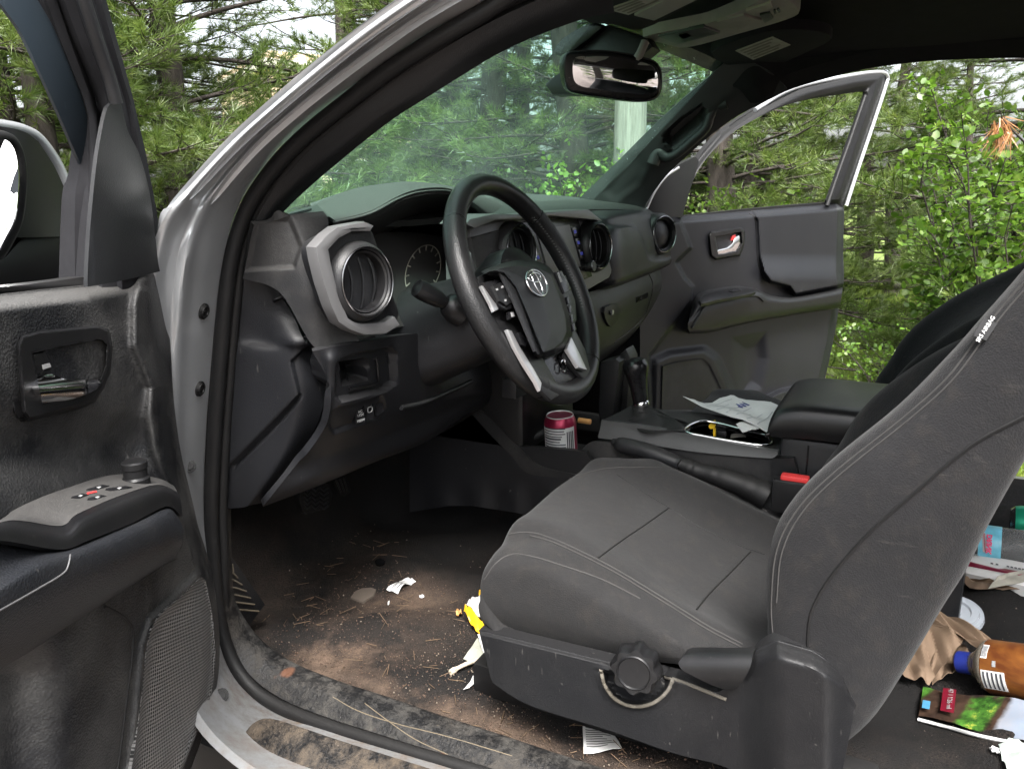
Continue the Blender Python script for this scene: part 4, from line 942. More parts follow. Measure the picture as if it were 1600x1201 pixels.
# spokes: cross bar body, switch pods, silver trims
def wpan(name, pix, off, depth, mat, bev=.002, smooth=0):
    depth = min(depth, .006)
    pts = [PWh(*p, off) for p in pix]
    if smooth: pts = cr(pts, smooth, True)
    return panel(name, pts, depth, mat, wheel, bev)
wpan('spoke', [(748, 432), (762, 424), (800, 440), (825, 500), (835, 545), (800, 520), (770, 500), (752, 470)], .012, .03, MAT['satin'], .004, 1)
wpan('spoke', [(862, 425), (885, 430), (900, 470), (902, 500), (890, 520), (876, 470)], .012, .03, MAT['satin'], .004, 1)
wpan('spoke', [(770, 495), (800, 505), (836, 545), (850, 560), (880, 615), (862, 625), (842, 606), (820, 575)], .014, .025, MAT['satin'], .004, 1)
wpan('spoke', [(888, 530), (898, 512), (915, 545), (924, 580), (918, 598), (900, 580), (878, 556)], .014, .025, MAT['satin'], .004, 1)
wpan('lower_cover', [(840, 552), (880, 548), (905, 570), (903, 590), (868, 605), (852, 585)], .006, .02, MAT['black'], .003)
wpan('switch_pod', [(756, 441), (784, 433), (800, 452), (810, 478), (792, 484), (784, 480), (770, 462)], .030, .02, MAT['black'], .003, 1)
wpan('arrow_pad', [(770, 446), (783, 441), (796, 458), (803, 470), (793, 477), (781, 470)], .034, .006, MAT['satin'], .002, 1)
for (px, py) in ((777, 452), (785, 448), (797, 462), (790, 469)): wpan('switch_icon', [(px - 2, py - 1), (px + 1, py - 2), (px + 2, py + 1), (px - 1, py + 2)], .0346, .0005, MAT['icon'], 0)
wpan('mode_button', [(795, 487), (804, 485), (807, 495), (797, 498)], .026, .01, MAT['black'], .001); wpan('switch_icon', [(798, 488), (803, 487), (804.5, 494), (799.5, 495)], .0266, .0005, MAT['icon'], 0)
wpan('phone_button', [(808, 520), (815, 517), (824, 535), (822, 542), (815, 538)], .022, .008, MAT['black'], .001)
wpan('switch_pod', [(869, 424), (878, 422), (892, 448), (894, 452), (883, 458)], .030, .02, MAT['black'], .003)
wpan('switch_icon', [(871, 426), (873, 425), (879, 440), (876, 441)], .0306, .0005, MAT['icon'], 0)
for k in range(4): wpan('switch_key', [(885 + k * 3, 464 + k * 14), (889 + k * 3, 462 + k * 14), (892 + k * 3, 473 + k * 14), (888 + k * 3, 475 + k * 14)], .022, .01, MAT['black'], .001)
wpan('spoke_trim', [(753, 446), (758, 443), (770, 462), (780, 483), (773, 486), (768, 474)], .026, .012, MAT['silver'], .002)
wpan('spoke_trim', [(793, 514), (800, 516), (812, 540), (834, 575), (847, 598), (845, 610), (838, 596), (820, 568), (804, 540)], .024, .012, MAT['silver'], .002)
wpan('spoke_trim', [(893, 526), (906, 552), (918, 578), (904, 574), (886, 545)], .022, .012, MAT['silver'], .002)
tube('spoke_ring', cr([PWh(*p, .012) for p in [(876, 566), (881, 562), (884, 570), (882, 580), (877, 577)]], 5, True), .0014, MAT['chrome'], wheel, n=6, closed=True)
lathe('wheel_boss', [(.05, -.07), (.065, -.06), (.075, -.03), (.07, .0), (.03, .02)], WC, WN, MAT['satin'], wheel, n=32)
# column shroud and stalk
col = empty('steering_column', parent=truck)
rows = []
for h, su, sv, dv in ((-.055, .060, .055, -.005), (-.07, .072, .066, -.006), (-.12, .082, .074, -.004), (-.19, .095, .082, .004), (-.27, .11, .09, .012)):
    rows.append([WL(su * math.copysign(abs(math.cos(t)) ** .7, math.cos(t)), dv + sv * math.copysign(abs(math.sin(t)) ** .7, math.sin(t)), h) for t in np.linspace(0, 2 * math.pi, 41)])
shroud = sheet('column_shroud', grid(rows, 1, 4), MAT['navy'], col, .004)
A = np.array(WL(-.085, .012, -.085)); B = X(656, 452, -.505)
ax = B - A; L = np.linalg.norm(ax)
lathe('stalk_base', [(.024, -.01), (.022, .008), (.017, .018), (.012, .022)], A, ax, MAT['satin'], col, n=24)
lathe('stalk', [(.010, 0), (.011, L * .35), (.0155, L * .5), (.0175, L * .75), (.018, L * .95), (.0165, L * 1.08), (.008, L * 1.12), (0, L * 1.12)], A, ax, MAT['satin'], col, n=20, mod=lambda t: 1 - .18 * abs(math.sin(t)))
# ignition cover hanging behind the wheel
rbox('column_latch', X(805, 603, -.30), (.05, .03, .035), MAT['plastic'], col, .006)

# ================================================================== DRIVER'S DOOR (open towards the viewer's side)
ndoor = empty('driver_door', parent=truck)
TH = R(66); ND = np.array([-math.sin(TH), -math.cos(TH), 0])
PD = Plane((-.85, .24, 1.0), (math.cos(TH), -math.sin(TH), 0))
arm = [(-60, 850), (0, 818), (60, 782), (105, 757), (165, 743), (235, 743), (266, 762), (284, 800), (284, 832), (270, 868), (205, 915), (120, 962), (40, 1018), (-60, 1075)]
redge = [(250, 424), (257, 460), (262, 520), (267, 580), (272, 650), (283, 720), (299, 780), (312, 830), (328, 880), (337, 930), (342, 980), (343, 1030), (337, 1080), (323, 1130), (306, 1180), (280, 1250)]
re_ = cr(redge, 4)
top = [(-60, 466), (0, 460), (70, 452), (130, 446), (180, 440), (215, 434), (250, 424)]
rowsD = [top]
for k in np.linspace(.03, 1, 26):
    y0 = 466 + (1250 - 466) * k
    ex = np.interp(y0, re_[:, 1], re_[:, 0]) if y0 < 1250 else 280
    rowsD.append([(-60 + (ex + 60) * t, y0 + ((np.interp(-60 + (ex + 60) * t, [p[0] for p in top], [p[1] for p in top]) - 466) * max(0, 1 - k * 2.2))) for t in (0, .19, .42, .61, .77, .89, 1)])
pocket = [(-80, 1010), (60, 1010), (120, 985), (160, 985), (165, 1040), (130, 1260), (-80, 1260)]
spk = [(313, 900), (322, 908), (333, 958), (337, 1030), (330, 1083), (312, 1133), (286, 1190), (262, 1260), (190, 1260), (208, 1190), (219, 1090), (228, 1005), (240, 970), (276, 936)]
def offD(px, py):
    tp = np.interp(px, [p[0] for p in top], [p[1] for p in top])
    rp_ = np.interp(py, re_[:, 1], re_[:, 0])
    h = -(.028 - .018 * ss(150, 220, px)) * (1 - ss(0, 34, py - tp)) ** 2
    h = h - .022 * (1 - ss(0, 26, rp_ - px))
    h = h - .018 * np.exp(-((py - 700) / 55) ** 2) * ss(0, 60, 250 - px)
    h = h + .010 * np.exp(-(dline(px, py, [(246, 428), (220, 440), (214, 480), (214, 540), (240, 605), (236, 650), (244, 700), (264, 755)]) / 11) ** 2)
    a = sdf(px, py, arm)
    h = h - .030 * ss(120, 10, px) * ss(960, 1060, py)
    h = h - .006 * ss(0, 5, sdf(px, py, spk)) + .006 * np.exp(-(sdf(px, py, spk) / 9) ** 2)
    return h
dpan = relief('door_panel', PD, rowsD, offD, MAT['doorpl'], ndoor, nu=24, nv=12, thick=.05)
seam('pocket_seam', dpan, [(163, 947), (185, 958), (200, 970), (208, 988), (206, 1030), (200, 1075), (192, 1140), (184, 1200)], .0016, MAT['rubber'], ndoor, .0)
def loft(name, plane, rows, offs, mat, parent, nu=8, nv=6, thick=.006, fv=cr):
    return sheet(name, grid([[plane(*p, o_) for p in r] for r, o_ in zip(rows, offs)], nu, nv, cr, fv), mat, parent, thick)
MAT['armp'] = plastic('arm_rest_skin', (.011, .012, .0145), .42, 520, .4, dust=.12, scratch=.25, vor=True)
pad0 = loft('arm_rest_pad', PD, [
    [(-60, 852), (0, 845), (60, 853), (104, 858), (150, 840), (210, 815), (258, 792), (276, 800)],
    [(-60, 945), (0, 905), (60, 874), (110, 861), (160, 842), (215, 818), (262, 797), (281, 812)],
    [(-60, 965), (0, 928), (60, 897), (112, 880), (165, 862), (220, 838), (267, 818), (286, 828)],
    [(-60, 1018), (0, 982), (58, 952), (112, 924), (168, 899), (224, 871), (266, 852), (284, 850)],
    [(-60, 1070), (0, 1036), (50, 1006), (100, 974), (152, 941), (206, 907), (251, 879), (276, 866)],
    [(-60, 1078), (0, 1044), (52, 1014), (103, 980), (155, 947), (208, 913), (252, 885), (276, 872)]], [.052, .074, .082, .078, .050, .0], MAT['armp'], ndoor, 8, 8)
seam('arm_seam', pad0, [(110, 866), (107, 882), (98, 896), (60, 919), (0, 953), (-30, 968)], .0009, MAT['grey'], ndoor, -.0003)
plate = loft('switch_plate', PD, [
    [(-60, 846), (3, 810), (28, 793), (90, 767), (180, 741), (250, 747), (270, 757)],
    [(-60, 848), (10, 812), (60, 806), (112, 786), (186, 756), (248, 752), (273, 761)],
    [(-60, 850), (12, 813), (94, 821), (122, 802), (190, 773), (246, 757), (277, 768)]], [.0, .028, .052], MAT['dusty'], ndoor, 10, 8, fv=lin)
band = loft('plate_band', PD, [
    [(-60, 850), (12, 814), (94, 822), (122, 803), (190, 774), (246, 758), (277, 768)],
    [(-60, 851), (6, 824), (95, 838), (130, 815), (196, 787), (254, 766), (282, 780)],
    [(-60, 853), (0, 844), (95, 858), (138, 844), (204, 818), (260, 791), (285, 806)]], [.0525, .066, .070], MAT['satin'], ndoor, 10, 6)
PA = Plane(on(plate, 140, 785), PD.n * .55 + np.array([0, 0, .85]))
for q, lab in (([(136, 763), (160, 756), (172, 758), (150, 767)], 0), ([(166, 762), (196, 758), (208, 760), (176, 769)], 0), ([(112, 775), (128, 770), (140, 772), (124, 779)], 1), ([(138, 777), (158, 772), (168, 774), (146, 782)], 1)):
    PQ = Plane(on(plate, *np.mean(q, 0), .003), PA.n)
    k_ = panel('window_switch', [PQ(*p) for p in q], .008, MAT['black'], ndoor, .001)
    c = np.mean(q, 0); panel('switch_icon', [PQ(c[0] + a, c[1] + b_, .0005) for a, b_ in ((-4, 0), (0, -1.5), (4, -1), (0, 1.5))], .0003, MAT['icon'], k_, 0)
panel('switch_mark', [PQ(*p, .001) for p in [(136, 769), (150, 766), (152, 768), (138, 771)]], .001, MAT['red'], ndoor, 0)
kn = on(plate, 213, 752, .0)
lathe('mirror_knob', [(.0135, -.006), (.0135, .004), (.0115, .006), (.0115, .014), (.0125, .015), (.0125, .021), (.0105, .0225), (0, .0225)], kn, (0, 0, 1), MAT['satin'], ndoor, n=24)
# door handle: bezel, bowl, chrome lever, lock tab
bez_o = [(26, 540), (32, 524), (60, 516), (110, 511), (155, 507), (171, 514), (177, 540), (174, 580), (163, 606), (148, 628), (100, 642), (46, 657), (36, 646), (30, 600)]
bez_i = [(50, 552), (100, 541), (158, 530), (167, 538), (166, 570), (155, 600), (140, 610), (66, 632), (62, 610)]
rowsB = [[(24, 528), (60, 515), (110, 510), (150, 506), (173, 513)], [(24, 560), (60, 545), (110, 536), (155, 528), (179, 545)], [(27, 600), (60, 590), (110, 580), (155, 572), (175, 582)], [(32, 640), (60, 630), (110, 618), (145, 608), (164, 606)], [(42, 659), (66, 653), (105, 644), (136, 635), (150, 628)]]
hz = offD(np.array([100.]), np.array([575.]))[0]
relief('handle_bezel', PD, rowsB, lambda px, py: hz - .004 + .011 * ss(-2, 5, sdf(px, py, bez_o)) - .040 * ss(0, 5, sdf(px, py, bez_i)), MAT['satin'], ndoor, nu=18, nv=18, thick=.01)
lev = [[(58, 590), (80, 584), (95, 590), (115, 594), (140, 592), (158, 588)], [(60, 602), (84, 600), (100, 604), (120, 606), (142, 603), (159, 596)], [(64, 618), (84, 618), (104, 618), (124, 614), (142, 610), (154, 605)], [(66, 632), (86, 629), (106, 625), (124, 620), (140, 614), (149, 609)]]
relief('handle_lever', PD, lev, lambda px, py: hz + .004 + .010 * np.sin(np.clip((py - 584 + (px - 100) * .1) / 46, 0, 1) * 3.1) - .006 * ss(130, 160, px), MAT['chrome'], ndoor, nu=6, nv=6, thick=.006)
panel('lock_tab', [PD(*p, hz + .005) for p in [(52, 553), (72, 549), (82, 572), (80, 580), (57, 586)]], .012, MAT['satin'], ndoor, .003)
panel('lock_mark', [PD(*p, hz + .0055) for p in [(66, 570), (78, 567), (80, 573), (68, 577)]], .0005, MAT['icon'], ndoor, 0)
# speaker grille
m, n, b, o = newmat('speaker_mesh'); g = N(n, 'ShaderNodeNewGeometry')
def dotn(v): x = N(n, 'ShaderNodeVectorMath', operation='DOT_PRODUCT'); n.links.new(g.outputs['Position'], x.inputs[0]); x.inputs[1].default_value = v; return x.outputs['Value']
F_ = 2 * math.pi / .0042
a_ = mul(n, mul(n, mul(n, dotn(tuple(ND * .94 + np.array([0, 0, .34]))), F_), 0, 'ADD'), 0, 'SINE'); b2 = mul(n, mul(n, dotn(tuple(-ND * .34 + np.array([0, 0, .94]))), F_), 0, 'SINE')
hole = mapr(n, mul(n, a_, b2, 'ADD'), -.1, .5)
v, _ = coords(n); ds = mapr(n, tex(n, v, 9, 5), .4, .7)
n.links.new(mixc(n, hole, mixc(n, ds, (.15, .15, .148), (.22, .205, .19)), (.004, .004, .004)), b.inputs['Base Color']); b.inputs['Roughness'].default_value = .6
bp = N(n, 'ShaderNodeBump', inp={'Strength': .8, 'Distance': .002}); bp.invert = True; n.links.new(hole, bp.inputs['Height']); n.links.new(bp.outputs[0], b.inputs['Normal'])
MAT['grille'] = m
spk_r = [[(313, 902), (317, 903), (321, 906), (323, 912)], [(285, 930), (300, 926), (316, 930), (328, 938)], [(246, 966), (276, 966), (306, 972), (334, 980)], [(231, 1005), (266, 1015), (300, 1025), (336, 1032)], [(222, 1085), (258, 1085), (296, 1086), (329, 1086)], [(212, 1160), (242, 1160), (272, 1162), (302, 1160)], [(196, 1260), (216, 1260), (240, 1260), (262, 1260)]]
relief('speaker_grille', PD, spk_r, lambda px, py: offD(px, py) + .0025 + .004 * ss(0, 30, sdf(px, py, spk)), MAT['grille'], ndoor, nu=8, nv=8, thick=.004)
# window frame, sail trim, rain guard
fl = [(70, -40), (84, 0), (110, 67), (147, 150), (157, 182), (150, 260), (146, 280), (139, 310), (134, 452)]
fr2 = [(158, -40), (166, 0), (184, 67), (207, 150), (215, 185), (228, 240), (236, 285), (243, 320), (264, 452)]
rowsF = [[(a[0] * (1 - t) + b_[0] * t, a[1] * (1 - t) + b_[1] * t) for t in (0, .2, .38, .44, .62, .70, .76, .9, 1)] for a, b_ in zip(fl, fr2)]
colsh = np.array([-.03, -.012, -.004, .004, .008, .002, -.012, -.006, -.03])
def offF(px, py):
    l = np.interp(py, [p[1] for p in fl], [p[0] for p in fl]); r__ = np.interp(py, [p[1] for p in fr2], [p[0] for p in fr2])
    return np.interp((px - l) / (r__ - l), (0, .2, .38, .44, .62, .70, .76, .9, 1), colsh) - .01
relief('window_frame', PD, rowsF, offF, MAT['head'], ndoor, nu=3, nv=5, thick=.03, fu=lin)
tube('frame_strip', cr([PD(*p, .004) for p in [(124, -30), (131, 0), (150, 60), (170, 120), (181, 162)]], 5), .007, MAT['plastic'], ndoor, n=8)
relief('sail_trim', PD, [[(168, 168), (175, 161), (183, 160), (190, 164)], [(162, 190), (176, 186), (190, 188), (200, 205)], [(153, 240), (178, 236), (202, 236), (218, 242)], [(146, 300), (176, 296), (208, 298), (234, 302)], [(140, 370), (172, 366), (210, 366), (243, 372)], [(137, 428), (172, 424), (210, 418), (247, 408)], [(137, 448), (172, 442), (210, 434), (250, 424)]],
       lambda px, py: .002 + .007 * ss(160, 420, py) * np.sin(np.clip((px - 140) / 105, 0, 1) * 3.14) ** .7, MAT['clean'], ndoor, nu=8, nv=6, thick=.004)
relief('belt_seal', PD, [[(-60, 455), (0, 449), (70, 441), (136, 432)], [(-60, 462), (0, 456), (70, 448), (136, 441)], [(-60, 470), (0, 464), (70, 456), (136, 449)]], lambda px, py: -.034 + .004 * np.sin((py - 440) / 6), MAT['rubber'], ndoor, nu=5, nv=3, thick=.02)
MAT['smoke'] = plastic('smoked_visor', (.020, .028, .036), .28, 500, .02, dust=.10, dustc=(.10, .11, .12), scratch=.25, coat=.2)
relief('rain_guard', PD, [[(-30, -40), (10, -40), (45, -40), (82, -40)], [(2, 8), (30, 5), (60, 2), (92, 0)], [(32, 50), (58, 45), (90, 50), (116, 60)], [(62, 112), (90, 110), (118, 112), (140, 118)], [(92, 178), (112, 176), (134, 174), (154, 172)], [(112, 225), (126, 222), (140, 220), (155, 216)], [(132, 270), (136, 272), (141, 273), (147, 270)]],
       lambda px, py: -.055 + .015 * np.sin(np.clip((py + 40) / 320, 0, 1) * 3.1), MAT['smoke'], ndoor, nu=5, nv=5, thick=.003)
# door mirror outside
PMr = Plane(PD(60, 320, -.20), PD.n)
dm = relief('door_mirror', PMr, [[(-90, 205), (-30, 197), (10, 199), (40, 207), (60, 221)], [(-90, 240), (-20, 225), (30, 235), (66, 250), (86, 262)], [(-90, 300), (-20, 280), (34, 300), (82, 310), (108, 312)], [(-90, 345), (-20, 340), (34, 350), (90, 350), (121, 348)], [(-90, 372), (-20, 372), (34, 371), (90, 370), (122, 368)]], lambda px, py: .03 * np.sin(np.clip((px + 60) / 180, 0, 1) * 3.1), MAT['satin'], ndoor, nu=6, nv=6, thick=.10)
tube('mirror_cap', cr([PMr(*p, .0) for p in [(-90, 200), (-30, 194), (10, 197), (42, 205), (64, 221), (90, 258), (110, 305), (123, 345)]], 5), .007, MAT['paint'], ndoor, n=8)
tube('mirror_rim', cr([PMr(*p, .046) for p in [(-60, 214), (0, 215), (18, 224), (28, 250), (30, 290), (24, 340), (10, 372), (-10, 400), (-60, 420)]], 5), .008, MAT['rubber'], ndoor, n=8)
_d = ray(10, 300); _d = _d / np.linalg.norm(_d); _s = np.array([-.45, -.35, .82])
PMg = Plane(PMr(0, 300, .060), _s / np.linalg.norm(_s) - _d)
panel('mirror_glass', cr([PMg(*p) for p in [(-60, 216), (0, 217), (18, 226), (27, 250), (29, 290), (23, 340), (9, 370), (-10, 398), (-60, 418)]], 3, True), .004, MAT['mirror'], ndoor, .0005)
panel('mirror_arm', cr([PMr(*p, .01) for p in [(-60, 425), (10, 400), (40, 366), (124, 366), (128, 432), (60, 446), (-60, 452)]], 1, True), .08, MAT['satin'], ndoor, .006)
# outer skin of the door
sheet('door_skin', np.array([[PD(p, q, -.09) for p in (-80, 60, 150, 235)] for q in (470, 700, 950, 1240)]), MAT['paint'], ndoor, .01)

# ================================================================== PASSENGER DOOR (open on the far side)
fdoor = empty('passenger_door', parent=truck)
TF = R(67)
PF = Plane((.85, .10, 1.0), (-math.cos(TF), -math.sin(TF), 0))
armF = [(1072, 505), (1080, 472), (1092, 458), (1146, 447), (1182, 452), (1198, 458), (1240, 461), (1320, 450), (1318, 481), (1198, 499), (1113, 518), (1097, 524), (1074, 518)]
padF = [(1172, 328), (1181, 345), (1184, 400), (1191, 428), (1202, 443), (1232, 451), (1241, 464), (1322, 448), (1324, 312), (1200, 322)]
spF = [(1034, 572), (1050, 565), (1097, 559), (1109, 568), (1138, 630), (1130, 700), (1030, 700)]
bordF = [(1000, 330), (1066, 344), (1083, 388), (1060, 410), (1073, 433), (1086, 447), (1083, 472), (1060, 502), (1018, 556), (1020, 600), (1022, 720), (980, 720), (980, 330)]
reF = [(318, 1316), (330, 1319), (380, 1318), (428, 1317), (442, 1319), (456, 1316), (480, 1311), (540, 1301), (600, 1287), (640, 1278), (720, 1262)]
rowsP = []
for py in (0, .03, .1, .2, .3, .4, .5, .6, .7, .8, .9, 1):
    r_ = []
    for t in (0, .2, .4, .6, .8, .93, 1):
        yy = 0
        ytop = 343 - 25 * t; yv = ytop + (720 - ytop) * py
        ex = np.interp(yv, [a for a, _ in reF], [b_ for _, b_ in reF]); r_.append((1000 + (ex - 1000) * t, yv))
    rowsP.append(r_)
def offP(px, py):
    h = -.03 * (1 - ss(0, 14, py - (343 - 25 * (px - 1000) / 316))) ** 2
    ex = np.interp(py, [a for a, _ in reF], [b_ for _, b_ in reF]); h = h - .03 * (1 - ss(0, 12, ex - px))
    h = h + .010 * ss(0, 5, sdf(px, py, padF)) + .026 * ss(0, 6, sdf(px, py, padF)) * ss(395, 440, py)
    h = h + .022 * ss(0, 6, sdf(px, py, bordF))
    s_ = sdf(px, py, spF); h = h + .020 * ss(-22, -6, s_) - .004 * ss(0, 4, s_)
    h = h - .02 * ss(0, 25, sdf(px, py, [(1140, 525), (1200, 515), (1205, 560), (1195, 610), (1150, 630)]))
    h = h + .03 * ss(0, 8, py - np.interp(px, [1100, 1180, 1220, 1290], [640, 625, 606, 590]))
    return h
MAT['fard'] = plastic('far_door_plastic', (.0125, .0130, .0155), .42, 700, .3, dust=.06, scratch=.3, spec=.28)
fpan = relief('door_panel', PF, rowsP, offP, MAT['fard'], fdoor, nu=36, nv=26, thick=.05)
seam('panel_seam', fpan, [(1171, 334), (1180, 345), (1183, 400), (1189, 426), (1200, 441), (1231, 450), (1240, 463)], .0018, MAT['rubber'], fdoor, 0)
hzf = offP(np.array([1135.]), np.array([382.]))[0]
bzo = [(1106, 368), (1110, 361), (1158, 354), (1165, 360), (1164, 382), (1157, 400), (1118, 407), (1110, 400)]
bzi = [(1117, 370), (1158, 362), (1160, 380), (1154, 392), (1122, 398)]
relief('handle_bezel', PF, [[(1103, 362), (1120, 357), (1140, 354), (1160, 351), (1168, 356)], [(1105, 376), (1122, 373), (1140, 370), (1158, 368), (1167, 370)], [(1107, 390), (1122, 387), (1140, 385), (1156, 382), (1165, 384)], [(1112, 409), (1124, 407), (1140, 404), (1152, 402), (1160, 402)]],
       lambda px, py: hzf - .004 + .014 * ss(-1, 3, sdf(px, py, bzo)) - .045 * ss(0, 3, sdf(px, py, bzi)), MAT['satin'], fdoor, nu=14, nv=14, thick=.01)
panel('handle_lever', cr([PF(*p, hzf + .006) for p in [(1120, 391), (1136, 387), (1146, 378), (1150, 370), (1158, 368), (1160, 376), (1156, 390), (1140, 396), (1123, 398)]], 2, True), .012, MAT['chrome'], fdoor, .003)
panel('lock_flag', [PF(*p, hzf + .004) for p in [(1144, 368), (1150, 366), (1149, 374), (1143, 376)]], .01, MAT['red'], fdoor, .001)
relief('speaker_cloth', PF, [[(1036, 572), (1060, 566), (1085, 562), (1100, 562), (1107, 570)], [(1035, 600), (1060, 598), (1085, 596), (1105, 595), (1119, 595)], [(1034, 640), (1060, 640), (1090, 640), (1120, 640), (1136, 640)], [(1032, 700), (1060, 700), (1090, 700), (1120, 700), (1132, 700)]], lambda px, py: offP(px, py) + .006, MAT['dusty'], fdoor, nu=6, nv=6, thick=.004)
farm = loft('arm_rest', PF, [
    [(1082, 472), (1096, 456), (1146, 447), (1180, 451), (1200, 459), (1240, 463), (1316, 449)],
    [(1077, 498), (1099, 476), (1146, 463), (1183, 456), (1202, 464), (1242, 467), (1316, 454)],
    [(1075, 510), (1104, 500), (1150, 488), (1190, 476), (1206, 478), (1246, 476), (1315, 464)],
    [(1077, 518), (1110, 516), (1150, 506), (1196, 496), (1212, 494), (1252, 487), (1313, 478)],
    [(1079, 521), (1111, 519), (1151, 509), (1197, 499), (1213, 497), (1253, 490), (1313, 481)]], [.0, .055, .062, .05, .0], MAT['clean'], fdoor, 8, 6)
Pp = Plane(PF(1130, 456, .06), PF.n * .3 + np.array([0, 0, 1.]))
panel('switch_plate', cr([Pp(*p, .003) for p in [(1098, 460), (1146, 449), (1180, 453), (1172, 459), (1120, 468), (1096, 474)]], 2, True), .01, MAT['satin'], fdoor, .003)
panel('window_switch', [Pp(*p, .006) for p in [(1138, 454), (1150, 451), (1158, 453), (1146, 456)]], .006, MAT['black'], fdoor, .001)
tube('arm_trim', cr([on(farm, *p, .002, default=PF(*p, .06)) for p in [(1080, 512), (1090, 496), (1100, 480), (1118, 472), (1150, 466), (1180, 462), (1192, 470)]], 3), .0035, MAT['plastic'], fdoor, n=8)
# frame of the far window: dark inner, silver outer
fo = [(1056, 345), (1062, 320), (1082, 262), (1128, 206), (1190, 164), (1250, 134), (1330, 115), (1378, 109), (1388, 116), (1384, 132), (1362, 198), (1338, 268), (1319, 322)]
fi = [(1062, 345), (1070, 325), (1090, 268), (1134, 216), (1196, 178), (1252, 158), (1325, 146), (1352, 143), (1356, 146), (1352, 160), (1332, 216), (1312, 272), (1294, 322)]
rows2 = [[(a[0] * (1 - t) + b_[0] * t, a[1] * (1 - t) + b_[1] * t) for t in (0, .3, .5, .8, 1)] for a, b_ in zip(fo, fi)]
def offW(px, py): return np.interp(sdf(px, py, fo), [-5, 0, 6, 14, 22, 30], [-.04, -.04, -.012, .0, -.006, -.02])
relief('window_frame', PF, rows2, offW, MAT['rubber'], fdoor, nu=4, nv=5, thick=.02, fu=lin)
tube('frame_skin', cr([PF(*p, -.022) for p in [(1180, 172), (1240, 138), (1330, 118), (1374, 113), (1386, 119), (1384, 134), (1363, 198), (1340, 266), (1322, 322)]], 5), .0075, MAT['paint'], fdoor, n=10)
tube('window_channel', cr([PF(*p, .004) for p in [(1352, 150), (1330, 214), (1310, 270), (1292, 322)]], 5), .008, MAT['rubber'], fdoor, n=8)
relief('sail_trim', PF, [[(1084, 246), (1088, 246), (1092, 252)], [(1056, 262), (1074, 266), (1084, 280)], [(1030, 292), (1054, 298), (1075, 306)], [(1004, 335), (1034, 338), (1066, 340)]], lambda px, py: .012 + .02 * np.sin(np.clip((px - 1000) / 90, 0, 1) * 3.1), MAT['clean'], fdoor, nu=6, nv=6, thick=.02)
tube('sail_edge', cr([PF(*p, .028) for p in [(1008, 330), (1022, 300), (1040, 276), (1060, 262)]], 5), .005, MAT['silver'], fdoor, n=8)
relief('belt_seal', PF, [[(1062, 338), (1150, 328), (1240, 320), (1318, 314)], [(1062, 345), (1150, 335), (1240, 327), (1318, 321)]], -.030, MAT['rubber'], fdoor, nu=4, nv=3, thick=.02)
sheet('door_skin', np.array([[PF(p, q, -.11) for p in (1040, 1120, 1200, 1290)] for q in (345, 450, 560, 690)]), MAT['paint'], fdoor, .01)

# ================================================================== FLOOR, SILL, KICK PANEL
m, n, b, o = newmat('carpet'); v, g = coords(n)
sx = N(n, 'ShaderNodeSeparateXYZ'); n.links.new(v, sx.inputs[0])
big = tex(n, v, 6.5, 6, .7); fine = tex(n, v, 380, 3, .7); md = tex(n, v, 28, 5, .7)
# ground-in soil: a worn patch under the driver's heels and along the sill
def gauss(ax, ay, sxx, syy):
    dx = mul(n, mul(n, sx.outputs[0], -ax, 'ADD'), 1 / sxx); dy = mul(n, mul(n, sx.outputs[1], -ay, 'ADD'), 1 / syy)
    r2 = mul(n, mul(n, dx, dx), mul(n, dy, dy), 'ADD'); return mul(n, mul(n, r2, -1), 0, 'ADD'), r2
def blob(ax, ay, sxx, syy):
    _, r2 = gauss(ax, ay, sxx, syy); x = N(n, 'ShaderNodeMath', operation='POWER'); x.inputs[0].default_value = 2.718; n.links.new(mul(n, r2, -1), x.inputs[1]); return x.outputs[0]
soil = mul(n, mul(n, blob(-.57, .24, .10, .11), mul(n, blob(-.62, .0, .035, .40), .75), 'MAXIMUM'), mul(n, blob(-.40, .25, .10, .10), .75), 'MAXIMUM'); soil = mul(n, soil, mul(n, blob(-.46, .34, .22, .20), .30), 'MAXIMUM')
f = mul(n, mul(n, soil, mapr(n, big, .40, .60, .08, 1.2)), mapr(n, fine, .25, .7, .35, 1.0))
f = mul(n, f, mapr(n, md, .25, .6, .5, 1.0))
gen = mul(n, mul(n, mapr(n, big, .48, .75), .25), mapr(n, fine, .4, .7))
f = mul(n, f, gen, 'MAXIMUM')
base = mixc(n, fine, (.0055, .0054, .0056), (.027, .026, .0255))
soilc = mixc(n, big, (.225, .145, .10), (.175, .130, .098))
n.links.new(mixc(n, f, base, soilc), b.inputs['Base Color']); b.inputs['Roughness'].default_value = .97; b.inputs['Specular IOR Level'].default_value = .1
bp = N(n, 'ShaderNodeBump', inp={'Strength': .9, 'Distance': .004}); n.links.new(mul(n, fine, mul(n, md, .6), 'ADD'), bp.inputs['Height']); n.links.new(bp.outputs[0], b.inputs['Normal'])
MAT['carpet'] = m
def floor_z(x, y):
    x = np.asarray(x, float); y = np.asarray(y, float)
    z = .575 + .85 * np.maximum(0, y - .44) * ss(.44, .56, y) + .045 * ss(-.62, -.74, y)
    z = z + .012 * np.sin(x * 11 + 1) * np.sin(y * 9) + .006 * np.sin(x * 31 + y * 17) + .015 * np.exp(-(((x + .25) / .06) ** 2 + ((y - .38) / .2) ** 2)) + .02 * np.exp(-(((x + .42) / .05) ** 2 + ((y + .02) / .06) ** 2))
    z = z - .05 * ss(-.63, -.67, x)
    return z
xs = np.concatenate([np.linspace(-.71, -.10, 90), np.linspace(-.09, .72, 40)]); ys = np.linspace(-1.48, .64, 150)
gx, gy = np.meshgrid(xs, ys)
